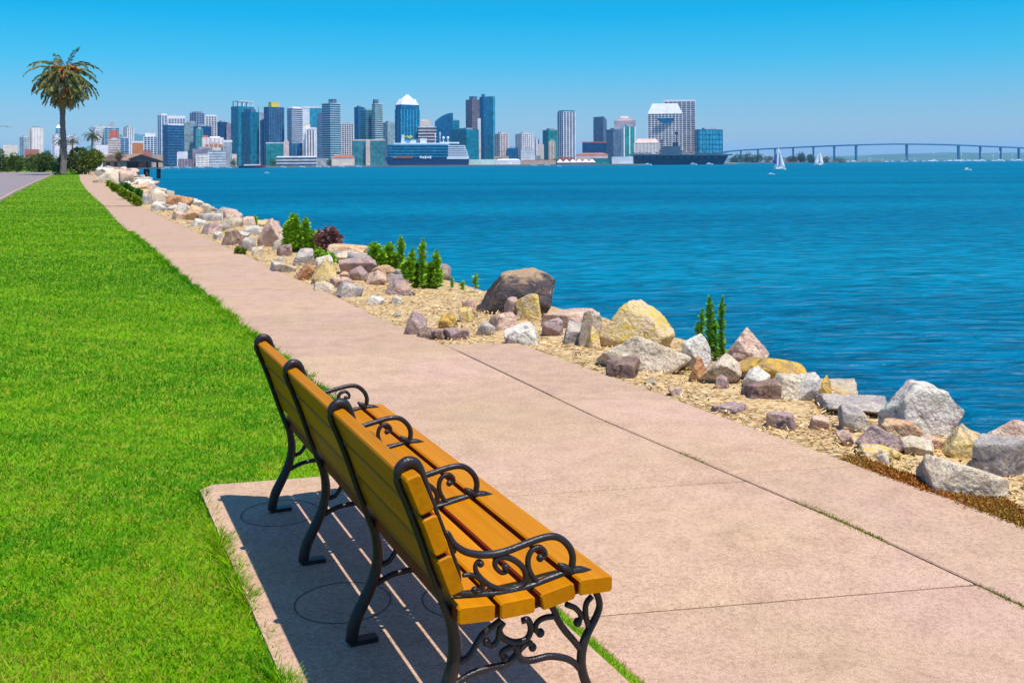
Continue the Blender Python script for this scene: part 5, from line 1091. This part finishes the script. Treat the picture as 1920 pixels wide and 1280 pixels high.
for x in (831.5, 840): MB().ball(SH(x, 258.5, 8), 2.1, 10, 8).build('radar_dome', SHIPW, ship, so_); slabxy(x - .8, x + .8, 260, 267, 7.5, 2, SHIPW, 'dome_post')
for x, y in ((825, 248), (816, 250)): MB().tube([SH(x, 268, 8), SH(x, y, 8)], .5, 5).build('mast', SHIPW, ship, so_)
ORNG = pm('hull_orange', (.50, .16, .07), .5, .2, .1)
for k in range(7): slabxy(737 + 5 * k, 743 + 5 * k, 294 - .5 * (k % 3) - k * .15, 296.6, -.9, .7, ORNG, 'hull_stripe')
for k in range(5): slabxy(787 + 4.5 * k, 790.5 + 4.5 * k, 292.5 + (k % 2) * 1.2, 296.6 + (k % 3) * .6, -.9, .7, SHIPW, 'hull_emblem')

# ------------------------------------------------------------------ grey warship
ORDN = 'first second third fourth fifth sixth seventh eighth ninth tenth eleventh twelfth thirteenth fourteenth fifteenth sixteenth seventeenth eighteenth nineteenth twentieth twenty-first twenty-second twenty-third twenty-fourth twenty-fifth twenty-sixth'.split()
na_ = 0
ZW = 1700.0; wo_ = at(1280, 308, ZW); wo_[2] = WZ; war = empty('warship', wo_, 'long grey flat decked warship moored before the hotel towers', 'ship')
WG = pm('warship_grey', (.06, .12, .17), .6, .2, .03); WG2 = pm('warship_dark', (.02, .05, .085), .6, .2, .03)
def wslab(x0, x1, y0, y1, dz, dep, mat, name, bow=0, stern=0):
    P = [at(x0 + stern, y1, ZW + dz), at(x1 - bow, y1, ZW + dz), at(x1, y0, ZW + dz), at(x0, y0, ZW + dz)]; return orient_out(MB().prism(P, (0, dep, 0)).build(name, mat, war, wo_))
wslab(1190, 1366, 291.5, 308.6, 3, 28, WG2, 'hull', bow=10, stern=3); wslab(1185, 1374, 289, 291.8, -2, 40, WG, 'flight_deck')
for k in range(12): wslab(1196 + 13 * k, 1203 + 13 * k, 293.5, 297, 2.4, 1, WG, 'gallery')
wslab(1238, 1280, 281, 289.2, 10, 12, WG, 'island'); wslab(1245, 1276, 274, 281.2, 11, 10, WG, 'island_bridge'); wslab(1262, 1272, 267, 274.2, 12, 7, WG2, 'funnel')
for x, y, r in ((1268, 246, .9), (1241, 262, .7), (1253, 266, .5)): MB().tube([at(x, 290, ZW + 14), at(x, y, ZW + 14)], [r * 1.6, r], 6).build('mast', WG2, war, wo_)
MB().box(at(1268, 250, ZW + 14), (5, 2, 4)).build('radar', WG2, war, wo_); MB().box(at(1241, 264, ZW + 14), (4, 2, 3)).build('radar', WG2, war, wo_)
rs = random.Random(9)
for k in range(13):
    x = 1192 + 13.6 * k + rs.uniform(-3, 3)
    if 1236 < x < 1282: continue
    p = at(x, 288.9, ZW + rs.uniform(2, 20)); p[2] = at(1280, 289, ZW - 2)[2] ; na_ += 1; pl = empty('parked_aircraft', p, 'small grey aircraft on the warship deck, ' + ORDN[na_ - 1] + ' from the left', 'aircraft', 'aircraft on the warship deck')
    MB().tube([p + np.array([-5, 0, 1.6]), p + np.array([-2, 0, 2]), p + np.array([4, 0, 2]), p + np.array([6.5, 0, 1.8])], [.5, 1.0, .9, .2], 6).build('fuselage', WG, pl, p); MB().box(p + np.array([0, 0, 1.6]), (3, 9, .3)).build('wing', WG, pl, p); MB().box(p + np.array([-4.3, 0, 3.0]), (1.6, .3, 2.6)).build('tail_fin', WG, pl, p); MB().box(p + np.array([1, 0, .5]), (.5, 2, 1.2)).build('gear', WG2, pl, p)

# ------------------------------------------------------------------ bridge
ZB = 4000.0; BRM = pm('bridge_blue', (.03, .17, .27), .6, .1, .01); bo_ = at(1700, 303, ZB); bo_[2] = WZ; br = empty('long_bridge', bo_, 'long curved bridge on tall piers across the bay', 'bridge')
prof = [(1352, 284.5), (1389, 281), (1453, 277.5), (1525, 274), (1605, 271), (1660, 269.6), (1700, 269.3), (1760, 270.2), (1797, 271.3), (1838, 273), (1876, 274.6), (1910, 276), (1960, 279), (2060, 284), (2200, 291)]
zb_ = lambda x: ZB + max(0, 1600 - x) * 1.3 + max(0, x - 1800) * .6
cl = spline([at(x, y, zb_(x)) for x, y in prof], 6); V = []
for p in cl:
    for dy, dz in ((-8, 0), (8, 0), (8, -5.2), (-8, -5.2)): V.append(p + np.array([0, dy, dz]))
n = len(cl); orient_out(MB().add(V, [(i * 4 + j, i * 4 + (j + 1) % 4, (i + 1) * 4 + (j + 1) % 4, (i + 1) * 4 + j) for i in range(n - 1) for j in range(4)] + [(0, 1, 2, 3), (4 * n - 1, 4 * n - 2, 4 * n - 3, 4 * n - 4)]).build('deck', BRM, br, bo_))
px_, py_ = [a for a, _ in prof], [b for _, b in prof]
for x in (1389, 1421, 1453, 1487, 1525, 1564, 1605, 1700, 1797, 1838, 1876, 1910, 1950, 1995, 2045):
    t = at(x, np.interp(x, px_, py_), zb_(x)); zt = t[2] - 4.9; wd = 9 if x in (1605, 1700, 1797) else 6
    mb = MB(); mb.box((t[0], t[1] - 5, (zt + WZ - 2) / 2), (wd * .6, 4, zt - WZ + 2)); mb.box((t[0], t[1] + 5, (zt + WZ - 2) / 2), (wd * .6, 4, zt - WZ + 2)); mb.box((t[0], t[1], zt - 3), (wd * .8, 13.9, 5)); mb.box((t[0], t[1], WZ + 1), (wd * 1.8, 18, 6)); mb.build('pier', BRM, br, bo_)

# ------------------------------------------------------------------ boats
BW = pm('boat_white', (.82, .81, .80), .4, .06, .3); SAIL = pm('sail_cloth', (.84, .83, .82), .8, .05, .2); BLU = pm('sail_blue', (.02, .05, .28), .7, .1, .2); BRED = pm('hull_red', (.26, .03, .045), .5, .1, .1)
def hull_mesh(c, L, B, Hh, name, mat, root, org, fwd=1):
    st = [(-.5, .75, .9), (-.25, 1, .95), (.1, 1, 1.0), (.35, .6, 1.08), (.5, .03, 1.18)]; V = []
    for s, wv, hv in st:
        for a, z in ((-1, hv), (-.8, .1), (0, -.35), (.8, .1), (1, hv)): V.append(np.asarray(c) + np.array([s * L * fwd, a * wv * B / 2, z * Hh]))
    Fa = [(i * 5 + j, i * 5 + j + 1, (i + 1) * 5 + j + 1, (i + 1) * 5 + j) for i in range(4) for j in range(4)] + [(i * 5 + 4, i * 5, (i + 1) * 5, (i + 1) * 5 + 4) for i in range(4)] + [(0, 1, 2, 3, 4)]
    return orient_out(MB().add(V, Fa).build(name, mat, root, org))
def sailboat(px, py, mast_y, label, L=None, jib=True, blue=False, fwd=1, group='sailing boats on the bay'):
    p = onz(px, py, WZ); root = empty('sailboat', p, label, 'boat', group); hm = at(px, mast_y, p[1])[2] - WZ; L = L or hm * .72; B = L * .28
    hull_mesh(p, L, B, L * .09, 'hull', BW, root, p, fwd); MB().tube([p + np.array([0, 0, 0.05 * L]), p + np.array([0, 0, hm])], [.10 * L / 9, .06 * L / 9], 6).build('mast', METAL, root, p)
    d = L * .095
    def sail(pts, mat, nm):
        a, b_2, c = (np.array(q) for q in pts); V = []; n = 6
        for i in range(n + 1):
            t = i / n; e0 = a + (c - a) * t; e1 = b_2 + (c - b_2) * t
            for j in range(5):
                s = j / 4; q = e0 + (e1 - e0) * s; q[1] -= L * .06 * math.sin(math.pi * s) * (1 - t) ; V.append(p + q)
        o = MB().add(V, [(i * 5 + j, i * 5 + j + 1, (i + 1) * 5 + j + 1, (i + 1) * 5 + j) for i in range(n) for j in range(4)], True).build(nm, mat, root, p); sm = o.modifiers.new('thick', 'SOLIDIFY'); sm.thickness = .04; return o
    sail([(-.06 * L * fwd, 0, d * 1.6), (-.44 * L * fwd, .1 * L, d * 1.7), (-.02 * L * fwd, 0, hm * .97)], SAIL, 'mainsail'); MB().tube([p + np.array([0, 0, d * 1.55]), p + np.array([-.45 * L * fwd, .1 * L, d * 1.6])], .05 * L / 9, 5).build('boom', METAL, root, p)
    if jib: sail([(.46 * L * fwd, 0, d * 1.3), (.03 * L * fwd, .08 * L, d * 1.5), (.02 * L * fwd, 0, hm * .86)], SAIL, 'jib')
    if blue: sail([(-.50 * L, -.04 * L, hm * .36), (-.20 * L, -.12 * L, hm * .22), (-.16 * L, 0, hm * .74)], BLU, 'blue_sail')
    MB().box(p + np.array([-.08 * L * fwd, 0, L * .11]), (L * .32, B * .5, L * .06)).build('cabin', BW, root, p)
sailboat(1461, 318.5, 276, 'sailboat with tall white sails and a blue sail, nearer of two', L=7.6, blue=True)
sailboat(1536, 310.5, 281, 'white sailboat farther off, right of the nearer sailing boat', fwd=-1)
def motorboat(px, py, Wpx, label, group='small motor boats on the bay', flybridge=False, Z=None, hmat=None, name='motorboat'):
    p = onz(px, py, WZ) if Z is None else at(px, py, Z); p[2] = WZ; L = Wpx * p[1] / F; B = L * .34; root = empty(name, p, label, 'boat', group)
    hull_mesh(p, L, B, L * .12, 'hull', hmat or BW, root, p); MB().box(p + np.array([-.05 * L, 0, L * .18]), (L * .48, B * .66, L * .14), taper=.8).build('cabin', BW, root, p); MB().box(p + np.array([.0 * L, 0, L * .185]), (L * .40, B * .68, L * .05), taper=.9).build('window', GL['dark'], root, p)
    if flybridge: MB().box(p + np.array([-.1 * L, 0, L * .285]), (L * .28, B * .5, L * .08)).build('flybridge', BW, root, p)
    return root
motorboat(1814, 319.5, 15, 'white motor boat alone on open water near the right edge', flybridge=True)
motorboat(1446, 327.5, 13, 'small white motor boat in front of the nearer sailboat')
motorboat(1048, 312.3, 9, 'small white boat before the white tents')
motorboat(500, 325.2, 10, 'small boat speeding on open water left of centre')
for k, (px, nm) in enumerate([(312, 'nearest the pavilion'), (330, 'second from the pavilion'), (352, 'below the white cube building'), (376, 'below the low cream building'), (404, 'below the white stepped building'), (428, 'left of the red hulled ship'), (612, 'below the very tall green tower'), (640, 'below the red roofed shops'), (672, 'left of the cruise ship bow'), (530, 'at the left end of the long pier building'), (566, 'at the middle of the long pier building'), (596, 'at the right end of the long pier building'), (1000, 'below the tan shops'), (1025, 'left of the white tents'), (1215, 'under the warship stern'), (1300, 'under the warship middle'), (1330, 'under the warship bow')]):
    motorboat(px, 313 - (px - 600) * .004, 12 if px < 1100 else 14, 'moored white boat on the far shore ' + nm, 'boats moored along the city shore', Z=1520 + max(0, px - 312) * .14 - (20 if px > 1100 else 0))
# red hulled ship with masts
p = at(473, 316, 1480); p[2] = WZ; rsp = empty('red_hulled_ship', p, 'low red hulled ship moored before the teal towers', 'ship'); L = 50 * 1480 / F
hull_mesh(p, L, 8, 3.6, 'hull', BRED, rsp, p); MB().box(p + np.array([0, 0, 4.4]), (L * .6, 5, 2)).build('deck_house', BW, rsp, p)
for s in (-.3, -.05, .22):
    q = p + np.array([s * L, 0, 3]); MB().tube([q, q + np.array([0, 0, 17])], [.35, .2], 5).build('mast', BARK2, rsp, p)
    for zz in (8, 12): MB().tube([q + np.array([0, -4, zz]), q + np.array([0, 4, zz])], .18, 4).build('yard', BARK2, rsp, p)
# far moored boats under the bridge
rs = random.Random(2)
for k in range(26):
    x = 1585 + k * 13 + rs.uniform(-5, 5); Zb = rs.uniform(3000, 3700); p = at(x, 303, Zb); p[2] = WZ; big = rs.random() < .35 or x > 1790; L = rs.uniform(12, 18) if not big else rs.uniform(20, 34)
    rt = empty('moored_boat', p, 'small pale boat moored far off beneath the bridge, ' + ORDN[k] + ' from the left', 'boat', 'boats moored under the bridge'); hull_mesh(p, L, L * .3, L * .10, 'hull', BW, rt, p); MB().box(p + np.array([0, 0, L * .15]), (L * .5, L * .2, L * .12)).build('cabin', BW, rt, p)
    if rs.random() < .6: MB().tube([p + np.array([0, 0, L * .1]), p + np.array([0, 0, L * 1.05])], .35, 4).build('mast', BW, rt, p)

# ------------------------------------------------------------------ haze: the air between here and the far shore
HAZE = 4.0e-5
if HAZE:
    m = bpy.data.materials.new('sea_air'); m.use_nodes = True; n = m.node_tree.nodes; n.clear(); out = n.new('ShaderNodeOutputMaterial'); pv = n.new('ShaderNodeVolumePrincipled')
    pv.inputs['Color'].default_value = (.30, .68, 1.0, 1); pv.inputs['Density'].default_value = HAZE; pv.inputs['Anisotropy'].default_value = .1; m.node_tree.links.new(pv.outputs[0], out.inputs['Volume'])
    hz = MB().box((0, 11000, 160), (49000, 27000, 340)).build('haze', m); hz.location = (0, 11000, 160); me = hz.data
    for v_ in me.vertices: v_.co -= Vector((0, 11000, 160))
    tag(hz, 'thin pale sea haze over the bay', 'haze', kind='stuff')
